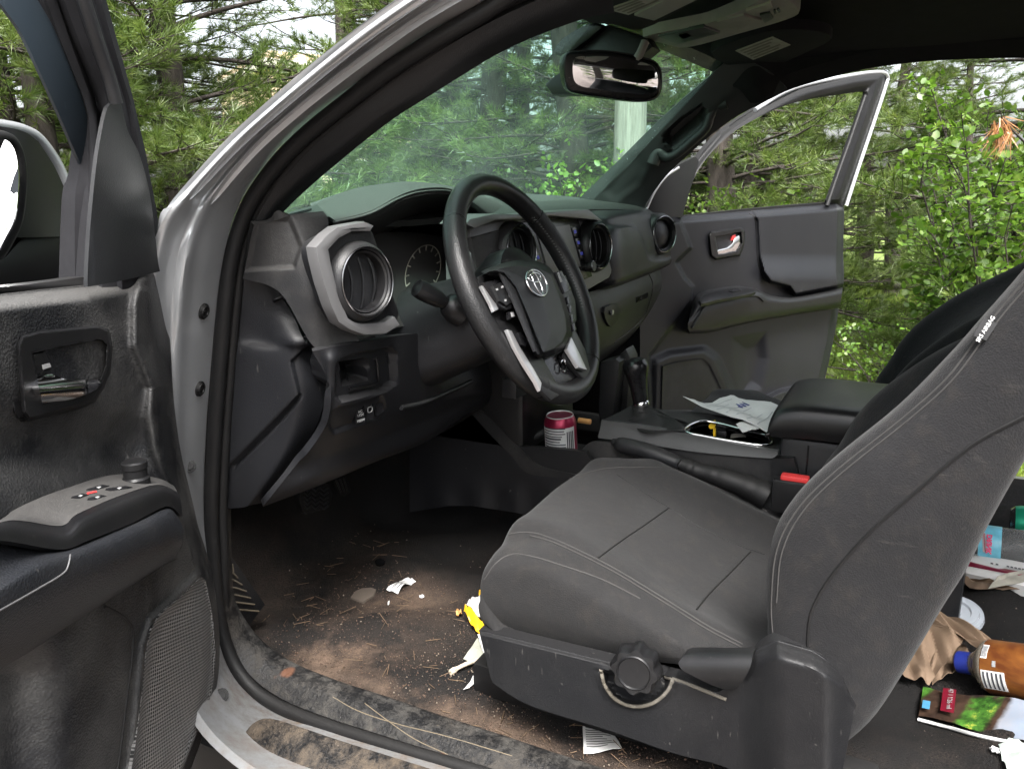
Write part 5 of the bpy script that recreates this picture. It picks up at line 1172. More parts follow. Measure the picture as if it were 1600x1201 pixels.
carpet = sheet('carpet', np.stack([gx, gy, floor_z(gx, gy)], 2), MAT['carpet'], truck, .02, away=(0, 0, -.03))
kick_o = [(336, 788), (339, 870), (347, 945), (358, 998), (378, 1038), (408, 1070), (450, 1096), (508, 1119), (573, 1140), (643, 1162), (763, 1198), (963, 1260)]
kick_i = [(361, 795), (362, 870), (366, 930), (384, 968), (412, 1002), (458, 1034), (526, 1062), (606, 1088), (690, 1117), (780, 1146), (900, 1186), (1100, 1250)]
kz = [.0, .0, .0, .012, .03, .045, .055, .06, .065, .065, .065, .065]
rows = []
for i, (a, b_) in enumerate(zip(kick_o, kick_i)):
    A, B = X(*a, -.712), X(*b_, -.668 if i < 3 else -.655)
    B[0] += 0
    rows.append([A, A * .6 + B * .4 + np.array([-.002, -.004, .010]), A * .25 + B * .75 + np.array([0, 0, .008]), B, B + (np.array([.004, .02, -.004]) if i < 5 else np.array([.02, 0, -.03]))])
sill = sheet('sill_trim', grid(rows, 7, 8), MAT['sillp'], truck, .012)
MAT['soilp'] = plastic('dried_mud', (.13, .105, .072), .9, 300, .4, dust=.5)
for pix in ([(520, 1088), (560, 1110), (620, 1130), (700, 1150), (800, 1180)], [(570, 1098), (610, 1128), (650, 1155), (700, 1178)]):
    seam('sill_ridge', [sill, carpet], pix, .0008, MAT['soilp'], truck, -.0003)
# ribbed foot rest
fr_ = [X(361, 868, -.662), X(414, 944, -.585), X(390, 976, -.61), X(366, 952, -.66)]
fq = grid([[fr_[0], fr_[1]], [fr_[3], fr_[2]]], 10, 6)
frest = sheet('foot_rest', fq, MAT['plastic'], truck, .01)
for k in range(7):
    t = (k + .6) / 7
    seam('rib', frest, [(362 + 1 * t, 874 + 82 * t), (366 + 46 * t - 6, 876 + 72 * t + 10)], .0016, MAT['soilp'], frest, .001, k=4)
rbox('kick_panel', (-.705, .50, .74), (.02, .26, .34), MAT['navy'], truck, .006)
# pedals
brk = panel('brake_pedal', cr([Y(*p, .40) for p in [(470, 764), (514, 756), (518, 788), (490, 801), (474, 800)]], 2, True), .012, MAT['rubber'], truck, .003)
PB = Plane(Y(495, 780, .40), brk.data.polygons[0].normal[:] if False else (-.2, -1, .25))
for k in range(5):
    pts = [(472 + 2 + i * 6.5, 764 + k * 7 + (3.2 if i % 2 else -2.2)) for i in range(7)]
    tube('tread', [Y(px, py, .397) for px, py in pts], .0018, MAT['plastic'], brk, n=5)
acc = panel('accelerator', cr([Y(*p, .43) for p in [(520, 748), (540, 742), (549, 764), (545, 772), (534, 774)]], 2, True), .012, MAT['rubber'], truck, .003)
for k in range(3): tube('tread', [Y(525 + k * 6, 750 - k * 1.5, .427), Y(533 + k * 5, 769 - k * 1, .427)], .0016, MAT['plastic'], acc, n=5)
tube('pedal_arm', cr([Y(492, 765, .41), (-.39, .46, .85), (-.39, .50, .95)], 4), .009, MAT['satin'], truck)
tube('pedal_arm', cr([Y(534, 750, .44), (-.28, .50, .86), (-.28, .54, .95)], 4), .009, MAT['satin'], truck)

# ================================================================== SEATS
def seat(name, dx, dy, dz=0.0):
    st = empty(name, parent=truck)
    S = lambda y: np.interp(y, [-.5, -.395, -.308, -.219, -.125, -.055, -.03], [.745, .765, .792, .825, .846, .838, .825])
    Bz = lambda y: np.interp(y, [-.5, -.43, -.35, -.25, -.03], [.74, .75, .742, .724, .715])
    ysn = [(-.10, 0), (-.068, .08), (-.052, .34), (-.042, .61), (-.040, .86), (-.052, .97), (-.08, 1), (-.125, 1), (-.17, 1), (-.219, 1), (-.26, 1), (-.308, 1), (-.35, 1), (-.395, 1), (-.45, 1), (-.52, 1)]
    colsx = [(-.605, 'b', 0), (-.624, 'm', .35), (-.627, 'm', .65), (-.620, 'm', .9), (-.592, 's', -.003), (-.56, 's', 0), (-.525, 's', -.010), (-.47, 's', -.020), (-.37, 's', -.022), (-.27, 's', -.020), (-.215, 's', -.008), (-.18, 's', .002), (-.155, 's', -.004), (-.128, 'm', .8), (-.118, 'm', .4), (-.125, 'b', 0)]
    rows = []
    for y, s in ysn:
        r_ = []
        for x, k, v_ in colsx:
            yy = y - (.010 if abs(x + .37) > .24 else .006 * (abs(x + .37) / .2) ** 2) * (1 if y > -.2 else 0)
            if x > -.22 and y > -.2: yy -= .036 * float(ss(-.21, -.14, x)) * float(ss(-.2, -.06, y))
            if k == 's' and -.53 < x < -.2: v_ = v_ + float(np.interp(y, [-.32, -.16, -.05], [0, .014, .036])) * (1 - ((x + .38) / .20) ** 2 * .5)
            z = Bz(y) if k == 'b' else (Bz(y) * (1 - v_) + S(y) * v_ if k == 'm' else S(y) + v_)
            z = .722 + (z - .722) * s
            r_.append((x + dx, yy + dy, z + dz))
        rows.append(r_)
    cush = sheet('seat_cushion', grid(rows, 5, 5), MAT['fabric'], st, .003)
    F = [(-.405, .735), (-.425, .79), (-.42, .861), (-.423, .926), (-.443, .977), (-.48, 1.028), (-.536, 1.092), (-.577, 1.15), (-.602, 1.19), (-.633, 1.241), (-.68, 1.33), (-.70, 1.38)]
    Rr = [(-.50, .66), (-.545, .725), (-.575, .80), (-.604, .885), (-.620, .930), (-.634, .985), (-.655, 1.055), (-.678, 1.12), (-.695, 1.18), (-.712, 1.23), (-.74, 1.32), (-.745, 1.37)]
    rows = []
    for (fy, fz), (ry, rz) in zip(F, Rr):
        def pt(x, t, back=0):
            ex = (1.0 if dx else float(ss(-.45, -.22, x))) * (.035 * float(ss(.82, .94, fz)) + .085 * float(ss(1.05, 1.26, fz)))
            return (x + dx, fy * (1 - t) + ry * t - back + dy - ex, fz * (1 - t) + rz * t - back * .35 - ex * .35)
        rows.append([pt(-.37, 1.0), pt(-.56, 1.0), pt(-.612, .96), pt(-.630, .80), pt(-.636, .52), pt(-.632, .25), pt(-.618, .08), pt(-.598, .0), pt(-.565, .03), pt(-.53, .12, .01), pt(-.48, .2, .015), pt(-.37, .22, .018), pt(-.26, .2, .015), pt(-.21, .12, .01), pt(-.175, .03), pt(-.142, .0), pt(-.122, .1), pt(-.108, .5), pt(-.122, .95), pt(-.20, 1.0), pt(-.37, 1.0)])
    lr = np.array(rows[-1]); cm = lr.mean(0)
    rows.append([tuple(cm + (p - cm) * np.array([.82, .6, .4]) + np.array([0, 0, .022])) for p in lr]); rows.append([tuple(cm + (p - cm) * np.array([.3, .1, .1]) + np.array([0, 0, .030])) for p in lr])
    back = sheet('seat_back', grid(rows, 4, 5), MAT['fabric2'], st, .004)
    hr = []
    for k_, (zz, sx2, sy2) in enumerate(((.03, .5, .5), (.045, .9, .85), (.09, 1.0, 1.0), (.16, 1.0, 1.0), (.21, .92, .85), (.235, .6, .5), (.24, .1, .1))):
        hr.append([cm + np.array([.125 * sx2 * math.copysign(abs(math.cos(a_)) ** .6, math.cos(a_)), .05 * sy2 * math.copysign(abs(math.sin(a_)) ** .8, math.sin(a_)) - zz * .15, zz + .04]) for a_ in np.linspace(0, 2 * math.pi, 25)])
    sheet('head_rest', grid(hr, 1, 3), MAT['fabric2'], st, .004)
    for s_ in (-.06, .06): tube('head_rest_post', [cm + np.array([s_, 0, -.02]), cm + np.array([s_, -.01, .09])], .006, MAT['chrome'], st, n=8)
    return st, cush, back
dseat, cush, back = seat('driver_seat', 0, 0)
pseat, cush2, back2 = seat('passenger_seat', .745, -.045, -.035)
def stitch(o, pix, parent, off=.0006, rad=.0010, mat='seamgrey', dash_=None):
    seam('seam', o, pix, rad, MAT[mat], parent, off, n=5, k=6)
L1 = [(772, 850), (800, 834), (830, 832), (862, 841), (905, 860), (960, 888), (1010, 918), (1060, 949), (1110, 980), (1160, 1006)]
stitch(cush, L1, dseat); stitch(cush, [(a - 2, b_ + 5) for a, b_ in L1[2:]], dseat, .0010, .0009)
L2 = [(757, 905), (775, 880), (800, 866), (835, 870), (880, 884), (940, 905), (1000, 935)]
stitch(cush, L2, dseat, .0005, .0010)
stitch(cush, [(880, 752), (940, 733), (1000, 730), (1060, 733), (1110, 750), (1160, 777), (1200, 800)], dseat)
dk = 'rubber'
stitch(cush, [(1045, 793), (1010, 818), (970, 845), (934, 872)], dseat, .0004, .0013, dk)
stitch(cush, [(1172, 862), (1140, 895), (1110, 925), (1088, 952)], dseat, .0004, .0013, dk)
stitch(cush, [(965, 742), (1005, 768), (1045, 793), (1100, 826), (1150, 850), (1195, 866)], dseat, .0002, .0010, dk)
stitch(back, [(1262, 1012), (1264, 975), (1272, 945), (1300, 898), (1360, 830), (1440, 760), (1520, 694), (1600, 650)], dseat, .0002, .0018, dk)
LB = [(1199, 985), (1197, 930), (1206, 850), (1240, 786), (1300, 727), (1400, 648), (1470, 585), (1520, 520), (1560, 470), (1598, 428)]
stitch(back, [(a + 9, b_ + 7) for a, b_ in LB], dseat); stitch(back, [(a + 17, b_ + 11) for a, b_ in LB[1:]], dseat, .0008, .0009)
# side airbag tag
tg = [(1536, 496), (1559, 505), (1541, 532), (1521, 524)]
PT = Plane(on(back, 1545, 520, .010, default=X(1545, 520, -.62)), CAM - X(1545, 520, -.62) + np.array([0, -.2, .1]))
tgo = panel('airbag_tag', [PT(*p) for p in tg], .0015, MAT['satin'], dseat, 0)
text('lettering', 'SRS AIRBAG', PT(1540, 514, .0006), PT(1549, 500) - PT(1531, 528), PT(1530, 510) - PT(1550, 519), .0052, MAT['white'], tgo, .0002)
# plastic seat side
PX = Plane((-.644, -.3, .7), (-1, 0, 0))
stop = [(748, 984), (760, 986), (850, 1008), (960, 1035), (1050, 1057), (1120, 1075), (1160, 1052), (1180, 1016), (1215, 1000), (1270, 1016), (1318, 1048), (1340, 1085)]
sbot = [(767, 1060), (778, 1072), (832, 1103), (950, 1140), (1050, 1175), (1120, 1193), (1165, 1212), (1200, 1230), (1235, 1246), (1262, 1262), (1290, 1270), (1305, 1262)]
rowsS = [[(a[0] * (1 - t) + b_[0] * t, a[1] * (1 - t) + b_[1] * t) for a, b_ in zip(stop, sbot)] for t in (0, .06, .3, .6, .9, 1)]
ledge = [(939, 1046), (945, 1070), (962, 1092), (990, 1103), (1020, 1098), (1042, 1080), (1052, 1060), (1040, 1050)]
MAT['seatp'] = plastic('seat_plastic', (.0080, .0083, .0095), .40, 600, .3, dust=.09, updust=.10, scratch=.45, spec=.28)
def offS(px, py):
    xs_ = [p[0] for p in stop]; d0 = py - np.interp(px, xs_, [p[1] for p in stop])
    h = -.006 * (1 - ss(0, 8, d0)) - .002 * (1 - ss(756, 790, px)) + .022 * ss(1150, 1230, px) * ss(0, 30, d0) - .03 * ss(1285, 1345, px)
    h = h - .014 * ss(0, 7, sdf(px, py, ledge)) + .004 * np.exp(-(sdf(px, py, ledge) / 5) ** 2)
    return h
sside = relief('seat_side', PX, rowsS, offS, MAT['seatp'], dseat, nu=14, nv=14, thick=.02)
MAT['mudlip'] = plastic('dusty_lip', (.11, .098, .078), .8, 400, .3, dust=.8)
seam('ledge_lip', sside, ledge[:-1], .0024, MAT['mudlip'], dseat, .0)
seam('ledge_lip', sside, [(1040, 1057), (1070, 1066), (1100, 1078), (1135, 1092)], .0024, MAT['mudlip'], dseat, .0)
kc = X(993, 1046, -.668); kax = np.array([-1, -.10, .12])
lathe('height_knob', [(.018, -.025), (.026, -.022), (.029, -.014), (.029, .002), (.026, .008), (.020, .009), (.0195, .006), (0, .006)], kc, kax, MAT['satin'], dseat, n=64, mod=lambda t: 1 + .085 * math.cos(8 * t + .4))
lathe('knob_face', [(.0215, .004), (.0215, .0095), (.0200, .0105), (.0185, .0085), (0, .0078)], kc, kax, MAT['satin'], dseat, n=40)
PLv = Plane((-.655, -.38, .76), (-1, 0, .1))
relief('recline_lever', PLv, [[(1063, 1030), (1075, 1020), (1110, 1019), (1150, 1020), (1177, 1018)], [(1060, 1036), (1075, 1034), (1110, 1036), (1148, 1040), (1172, 1042)], [(1064, 1044), (1078, 1050), (1108, 1060), (1135, 1068), (1156, 1070)], [(1070, 1049), (1084, 1056), (1108, 1068), (1130, 1076), (1146, 1078)]],
       lambda px, py: .016 * np.sin(np.clip((py - 1018) / 62, 0, 1) * 3.1) ** .6 - .0 * px, MAT['satin'], dseat, nu=6, nv=6, thick=.015)
# tail flap of the seat back cover
rbox('seat_base', (-.37, -.28, .655), (.46, .44, .08), MAT['rubber'], dseat, .02)
rbox('seat_base', (.375, -.32, .655), (.46, .44, .08), MAT['rubber'], pseat, .02)
for dx in (-.55, -.19): rbox('seat_rail', (dx, -.28, .600), (.04, .56, .05), MAT['rubber'], dseat, .006)
for dx in (.19, .56): rbox('seat_rail', (dx, -.34, .600), (.04, .56, .05), MAT['rubber'], pseat, .006)

# ================================================================== CENTRE CONSOLE
con = empty('centre_console', parent=truck)
PT1 = Plane((-.130, 0, .8), (-1, 0, 0))
tun = relief('tunnel_side', PT1, [[(640, 700), (700, 672), (738, 648), (770, 682), (802, 714), (828, 740), (880, 745), (960, 750), (1100, 780), (1230, 800)],
                                  [(640, 800), (700, 790), (738, 790), (770, 795), (802, 800), (828, 805), (880, 815), (960, 825), (1100, 850), (1230, 870)]], lambda px, py: .004 * np.sin(px / 9) * ss(740, 790, py), MAT['navy'], con, nu=6, nv=10, thick=.05, fu=lin)
relief('tunnel_edge', PT1, [[(737, 647), (768, 681), (800, 713), (827, 740), (900, 748)], [(752, 641), (784, 672), (814, 702), (846, 728), (902, 742)]], lambda px, py: .003 + .0 * px, MAT['dusty'], con, nu=6, nv=4, thick=.03)
tray = relief('tray_side', Plane((-.122, 0, .8), (-1, 0, 0)), [[(803, 696), (840, 699), (880, 702), (915, 706)], [(812, 718), (850, 720), (890, 724), (924, 722)], [(828, 738), (860, 741), (897, 745), (934, 736)]], lambda px, py: .008 + .0 * px, MAT['plastic'], con, nu=5, nv=5, thick=.012)
trz = X(860, 697, -.12)[2]
slab('tray_floor', -.118, .118, -.02, .16, trz - .075, trz - .068, MAT['dusty'], con, .002)
slab('tray_wall', .10, .118, -.02, .16, trz - .03, trz + .01, MAT['dusty'], con, .003)
tube('tray_rim', cr([X(803, 695, -.118), X(840, 680, -.06), X(872, 664, .03), X(885, 656, .09)], 4), .008, MAT['dusty'], con)
slab('console_core', -.112, .112, -.40, .00, .60, .80, MAT['rubber'], con, .01)
a1, a2 = X(942, 655, -.112), X(1213, 706, -.112)
nz = np.cross(a2 - a1, np.array([1., 0, 0])); PCt = Plane(a1, nz)
cup = [(1070, 674), (1080, 663), (1105, 658), (1150, 668), (1196, 680), (1206, 690), (1196, 696), (1150, 690), (1100, 681)]
ctop = relief('console_top', PCt, [[(985, 634), (1040, 640), (1100, 645), (1160, 655), (1220, 668)], [(965, 645), (1030, 654), (1095, 664), (1155, 676), (1220, 686)], [(943, 655), (1010, 665), (1080, 678), (1150, 693), (1216, 706)]],
              lambda px, py: .0 - .05 * ss(0, 4, sdf(px, py, cup)), MAT['plastic'], con, nu=20, nv=20, thick=.008)
relief('console_strip', Plane((-.114, 0, .85), (-1, 0, 0)), [[(940, 656), (1010, 666), (1080, 679), (1150, 693), (1216, 705)], [(938, 668), (1010, 681), (1080, 693), (1150, 704), (1214, 711)], [(934, 684), (1010, 694), (1080, 705), (1150, 712), (1206, 716)]], lambda px, py: .006 * ss(655, 690, py - (px - 940) * .18), simple('console_grey', (.055, .057, .058), .38), con, nu=6, nv=5, thick=.01)
relief('console_side', Plane((-.112, 0, .8), (-1, 0, 0)), [[(905, 706), (930, 690), (1010, 696), (1080, 706), (1150, 713), (1212, 716)], [(925, 725), (950, 726), (1020, 735), (1090, 745), (1150, 752), (1205, 756)], [(935, 745), (960, 760), (1020, 780), (1090, 790), (1150, 800), (1205, 800)]], 0.0, MAT['dusty'], con, nu=5, nv=5, thick=.01)
tube('cup_ring', cr([PCt(*p, .003) for p in cup], 5, True), .0028, MAT['chrome'], con, n=8, closed=True)
# handbrake
hb = [X(*p, -.118 - .03 * (i / 8)) for i, p in enumerate([(958, 690), (966, 692), (975, 696), (1000, 702), (1030, 712), (1056, 722), (1064, 726)])]
tube('handbrake_grip', cr(hb, 5), np.interp(np.arange(31), [0, 4, 5, 8, 18, 26, 30], [.007, .007, .012, .0150, .0160, .0125, .0120]), MAT['plastic'], con, n=16)
hbb = cr([X(*p, -.135) for p in [(1056, 722), (1072, 728), (1090, 735), (1115, 742), (1145, 752), (1180, 766), (1200, 776)]], 8)
tube('handbrake_boot', hbb, [.0135 + .0007 * math.sin(i * .9 + 1.3 * math.sin(i * .5)) * (i > 3) + .012 * (i / 48) ** 1.5 for i in range(49)], MAT['rubber'], con, n=18, flat=1.0)
# gear lever
k0, k1 = X(992, 562, .0), X(1001, 626, .0)
ax = k0 - k1; L = np.linalg.norm(ax)
lathe('gear_knob', [(.0165, 0), (.0175, L * .1), (.019, L * .35), (.023, L * .6), (.0275, L * .78), (.0275, L * .9), (.022, L * 1.0), (.012, L * 1.04), (0, L * 1.05)], k1, ax, MAT['black'], con, n=28, mod=lambda t: 1 + .10 * math.cos(2 * t))
lathe('gear_collar', [(.0150, .0), (.0165, -.003), (.0165, -.010), (.0150, -.013)], k1, ax, MAT['chrome'], con, n=28, close=False)
rows = []
b0 = PCt(1028, 664, .0)
for t in np.linspace(0, 1, 10):
    c = (k1 + np.array([0, 0, -.012])) * (1 - t) + (b0 + np.array([0, -.005, 0])) * t
    r1 = .016 + .034 * t ** 1.2
    rows.append([c + np.array([math.cos(a) * r1 * .85, math.sin(a) * r1 * 1.15, .004 * math.sin(3 * a + 9 * t) * t]) * (1 + 0) * np.array([1, 1, 1]) + np.array([math.cos(a), math.sin(a), 0]) * .003 * math.sin(5 * a + 6 * t) * t for a in np.linspace(0, 2 * math.pi, 33)])
sheet('gear_boot', grid(np.array(rows), 2, 3), MAT['rubber'], con, .002)
# arm rest
lz = X(1210, 672, -.105)
ab = empty('arm_rest', parent=truck)
lid = []
for yy, s in ((-.338, .0), (-.336, .35), (-.343, .75), (-.362, .95), (-.40, 1.0), (-.50, 1.02), (-.62, 1.0), (-.66, .9)):
    z0, z1 = .900, .957
    row = []
    for x_, q in ((-.112, 0), (-.116, .35), (-.112, .75), (-.098, .95), (-.05, 1.0), (.02, 1.02), (.09, 1.0), (.135, .95), (.148, .75), (.152, .35), (.148, 0)):
        row.append((x_, yy, z0 + (z1 - z0) * min(q, 1.02) * (s if s < 1 else 1) + (.0 if s < 1 else .003)))
    lid.append(row)
sheet('arm_rest_lid', grid(lid, 4, 4), MAT['leather'], ab, .004)
slab('arm_rest_box', -.104, .140, -.66, -.356, .60, .899, MAT['plastic'], ab, .012)
slab('box_seam', -.1055, -.10, -.405, -.402, .64, .89, MAT['black'], ab, 0)
# flare at the foot of the box
relief('box_foot', Plane((-.118, 0, .8), (-1, 0, 0)), [[(1206, 716), (1222, 716), (1240, 716)], [(1204, 750), (1222, 752), (1250, 755)], [(1190, 780), (1215, 785), (1250, 790)], [(1165, 795), (1205, 805), (1250, 815)]], lambda px, py: .0 + .012 * ss(750, 800, py), MAT['clean'], ab, nu=5, nv=5, thick=.02)
bk_ = X(1240, 775, -.150)
bkl = rbox('belt_buckle', bk_, (.025, .07, .06), MAT['satin'], truck, .006)
rbox('buckle_button', bk_ + np.array([0, .0, .033]), (.019, .045, .010), MAT['red'], bkl, .003)

# ================================================================== LOOSE THINGS
def crumple(name, corners, mat, nx=10, ny=8, amp=.004, th=.0006, seed=0, lift=None):
    R_ = np.random.default_rng(seed); c = [np.asarray(p, float) for p in corners]
    G = np.zeros((ny + 1, nx + 1, 3)); ph = R_.uniform(0, 6, 6)
    for i in range(ny + 1):
        for j in range(nx + 1):
            u, v_ = j / nx, i / ny
            p = (c[0] * (1 - u) + c[1] * u) * (1 - v_) + (c[3] * (1 - u) + c[2] * u) * v_
            p = p + np.array([0, 0, 1]) * (amp * (1.2 + math.sin(u * 7 + ph[0] + v_ * 4) * math.sin(v_ * 6 + ph[1]) + .5 * abs(math.sin(u * 13 + v_ * 9 + ph[2]))) + (lift(u, v_) if lift else 0))
            G[i, j] = p
    o = sheet(name, G, mat, None, th, angle=25); return o, G
def strips(o, G, rowsv, mat, u0=.1, u1=.9, h=.02, nm='print_line', parent=None, skip=0):
    ny, nx = G.shape[0] - 1, G.shape[1] - 1
    def at(u, v_):
        a, b_ = min(ny - 1, int(v_ * ny)), min(nx - 1, int(u * nx)); fv, fu = v_ * ny - a, u * nx - b_
        return (G[a, b_] * (1 - fu) + G[a, b_ + 1] * fu) * (1 - fv) + (G[a + 1, b_] * (1 - fu) + G[a + 1, b_ + 1] * fu) * fv
    nG = normals(G).reshape(-1, 3).mean(0); nG /= np.linalg.norm(nG)
    for k, v_ in enumerate(rowsv):
        e = u1 - (u1 - u0) * .45 * ((k * 37 % 10) / 10); us = np.linspace(u0, e, 7)
        g = np.array([[at(u, v_ - h / 2) + nG * .0008 for u in us], [at(u, v_ + h / 2) + nG * .0008 for u in us]])
        sheet(nm, g, mat, parent, .0003)
def setpar(o, kids_before):
    for k in bpy.data.objects:
        if k not in kids_before and k is not o and k.parent is None: k.parent = o
def done(o, label, cat, group=None):
    tag(o, label, cat, group); return o
FL = [carpet, sill]
def fl(px, py, off=.002):
    p = on(carpet, px, py); return (p if p is not None else Z(px, py, .58)) + np.array([0, 0, off])
# --- drink can in the tray
can = empty('drink_can', X(879, 700, -.065)); can.location.z = trz - .066; cb = np.array(can.location)
def rel(o, root): o.data.transform(Matrix.Translation(-root.location)); o.parent = root; return o
tilt = np.array([-.06, .03, 1.0]); tilt /= np.linalg.norm(tilt); H = .118; r0 = .033
rel(lathe('can_body', [(0, .006), (.022, .006), (.025, .0), (.031, .008), (r0, .014), (r0, H - .016), (.0305, H - .006), (.0275, H)], cb, tilt, MAT['canred'], n=48), can)
rel(lathe('can_rim', [(.0275, H - .001), (.0280, H + .001), (.0272, H + .002), (.0262, H), (.0255, H - .004), (.012, H - .0045), (0, H - .0045)], cb, tilt, simple('can_lid', (.62, .64, .63), .3, .25), n=48), can)
s, u, a = frame(tilt)
def canp(ang, h, r=r0 + .0003): return cb + s * r * math.cos(ang) + u * r * math.sin(ang) + a * h
vdir = CAM - cb; va = math.atan2(vdir @ u, vdir @ s)
lab = rel(sheet('can_label', np.array([[canp(va + t, h) for t in np.linspace(-1.35, .95, 24)] for h in np.linspace(.014, H - .018, 10)]), simple('can_panel', (.60, .61, .61), .35, .15), None, .0003), can)
for k in range(15):
    h = .020 + k * .0056; w0 = -1.2; w1 = .28 - .5 * ((k * 13 % 7) / 7) if k % 4 else .28
    rel(sheet('print_line', np.array([[canp(va + t, h + d, r0 + .0008) for t in np.linspace(w0, w1, 9)] for d in (0, .0022 if k % 5 else .0036)]), MAT['ink'], None, .0002), can)
for k in range(4):
    w0 = .36 + k * .13
    rel(sheet('print_line', np.array([[canp(va + t, h, r0 + .0008) for t in (w0, w0 + .07)] for h in np.linspace(.02, .092, 6)]), MAT['ink'], None, .0002), can)
ct = cb + a * (H - .0042); tb = -u * .3 + s * .95
op = frame(a, upv=s)
rel(lathe('mouth', [(0, .0006), (.0085, .0006), (.0088, -.001)], ct + (RT - a * (RT @ a)) * .012, a, MAT['ink'], n=20, mod=lambda t: 1 + .2 * math.cos(t) ** 2), can)
rel(tube('pull_tab', cr([ct + (RT - a * (RT @ a)) * (-.007 + .010 * math.cos(t)) + np.cross(a, RT) * .0065 * math.sin(t) + a * .002 for t in np.linspace(0, 6.28, 14, endpoint=False)], 2, True), .0014, MAT['silver'], None, n=6, closed=True), can)
done(can, 'opened dark red drink can with white panel in the console tray', 'can')
# --- tan filter stick
p0, p1 = X(904, 656, .03), X(923, 659, .03)
o = lathe('tan_stick', [(0, 0), (.0058, 0), (.006, .001), (.006, np.linalg.norm(p1 - p0) - .001), (.0055, np.linalg.norm(p1 - p0)), (0, np.linalg.norm(p1 - p0))], p0, p1 - p0, MAT['amber'], n=18)
done(rebase(o), 'short tan paper tube lying beside the drink can', 'stick')
# --- yellow tag and black fob in the cup holder
yt = empty('key_tag', PCt(1116, 676, -.04)); yb = np.array(yt.location)
rel(panel('tag_strap', cr([X(*p, .0) for p in [(1113, 660), (1117, 657), (1118, 668), (1118, 682), (1114, 682), (1114, 670)]], 2, True), .006, MAT['yellow'], None, .001), yt)
rel(panel('tag_leaf', cr([X(*p, -.005) for p in [(1107, 664), (1116, 659), (1117, 668), (1109, 670)]], 2, True), .004, MAT['yellow'], None, .001), yt)
rel(rbox('fob', X(1123, 668, .01), (.018, .035, .02), MAT['black'], None, .005), yt); rel(rbox('fob_end', X(1128, 677, .0), (.014, .02, .014), MAT['satin'], None, .004), yt)
done(yt, 'yellow tag with black key fob standing in the console cup holder', 'key fob')
o, G = crumple('receipt_slip', [X(*p, .02) for p in [(1142, 680), (1160, 678), (1166, 684), (1141, 686)]], MAT['label'], 5, 3, .0015, seed=4)
done(rebase(o), 'grey folded slip lying inside the console cup holder', 'receipt')
# --- documents on the passenger seat
pz = on(cush2, 1140, 645); pz = pz[2] if pz is not None else .83
PSt = Plane((.20, -.3, PCt(1150, 668)[2] - .004), (0, .0, 1))
o, G = crumple('document_sheet', [PSt(*p) for p in [(1066, 643), (1146, 631), (1244, 650), (1230, 696)]], MAT['white'], 14, 10, .006, seed=2, lift=lambda u, v_: .012 * (1 - u) * (1 - v_) + .01 * abs(u - .5))
kb = set(bpy.data.objects); strips(o, G, [.12, .22, .32, .42, .52, .62, .72], simple('faint_print', (.45, .46, .48), .8), .08, .8, .012, parent=o)
tube('signature', cr([G[3, 9] + np.array([0, 0, .002]) + (G[3, 12] - G[3, 9]) * t + (G[5, 9] - G[3, 9]) * .3 * math.sin(t * 17) for t in np.linspace(0, 1, 14)], 3), .0009, MAT['bluecap'], o, n=4)
done(o, 'white printed document with blue signature on the passenger seat', 'paper')
o, G = crumple('paper_slip', [PSt(*p, .014) for p in [(1150, 664), (1172, 653), (1186, 670), (1160, 676)]], MAT['white'], 5, 5, .001, seed=3)
done(rebase(o), 'small loose slip lying across the white document', 'paper')
# --- floor litter
o, G = crumple('receipt', [fl(604, 927), fl(638, 903), fl(650, 908), fl(622, 931)], MAT['white'], 10, 4, .003, seed=5, lift=lambda u, v_: .006 * math.sin(u * 5)); strips(o, G, [.3, .5, .7], MAT['seamgrey'], .1, .8, .06, parent=o)
done(o, 'narrow curled white receipt lying alone on the driver carpet', 'receipt')
o, G = crumple('paper_scrap', [fl(655, 932), fl(662, 931), fl(663, 935), fl(656, 936)], MAT['white'], 3, 2, .001, seed=6); done(rebase(o), 'tiny pale paper scrap on the driver carpet beside the receipt', 'paper scrap')
o, G = crumple('paper_scrap', [fl(606, 942), fl(609, 940), fl(608, 946), fl(606, 947)], MAT['white'], 2, 2, .001, seed=16); done(rebase(o), 'tiny pale crumb of paper below the receipt on the carpet', 'paper scrap')
wr_ = empty('snack_wrapper', fl(745, 985)); wb = np.array(wr_.location)
def wsheet(nm, px4, mat, amp, seed, up=.02):
    o, G = crumple(nm, [fl(*p, .004) + np.array([0, 0, up * k]) for p, k in px4], mat, 12, 9, amp, seed=seed); rel(o, wr_); return o
wsheet('foil_inside', [((728, 965), .5), (( 752, 958), 1), ((775, 975), 1), ((770, 1000), .3)], simple('white_foil', (.72, .71, .70), .3, .2), .010, 8)
wsheet('orange_side', [((725, 970), .6), ((732, 972), 1), ((768, 1000), .5), ((744, 996), .0)], MAT['orange'], .006, 9)
wsheet('orange_side', [((748, 952), 1.2), ((754, 949), 1.5), ((770, 972), 1.4), ((752, 966), 1.0)], MAT['orange'], .004, 10)
done(wr_, 'crumpled orange and white snack wrapper against the driver seat base', 'wrapper')
o, G = crumple('paper_sheet', [fl(724, 1034), fl(746, 1002), fl(775, 1012), fl(770, 1045)], simple('grey_green_paper', (.36, .37, .31), .7), 6, 6, .003, seed=11); done(rebase(o), 'grey green paper scrap under the folded receipts by the seat', 'paper')
o, G = crumple('folded_receipt', [fl(746, 1002, .012), fl(766, 1007, .02), fl(775, 1040, .02), fl(760, 1046, .012)], MAT['white'], 6, 8, .002, seed=12); strips(o, G, [.3, .45, .6, .75], MAT['icon'], .2, .8, .03, parent=o); done(o, 'white receipt with print standing against the driver seat base', 'receipt')
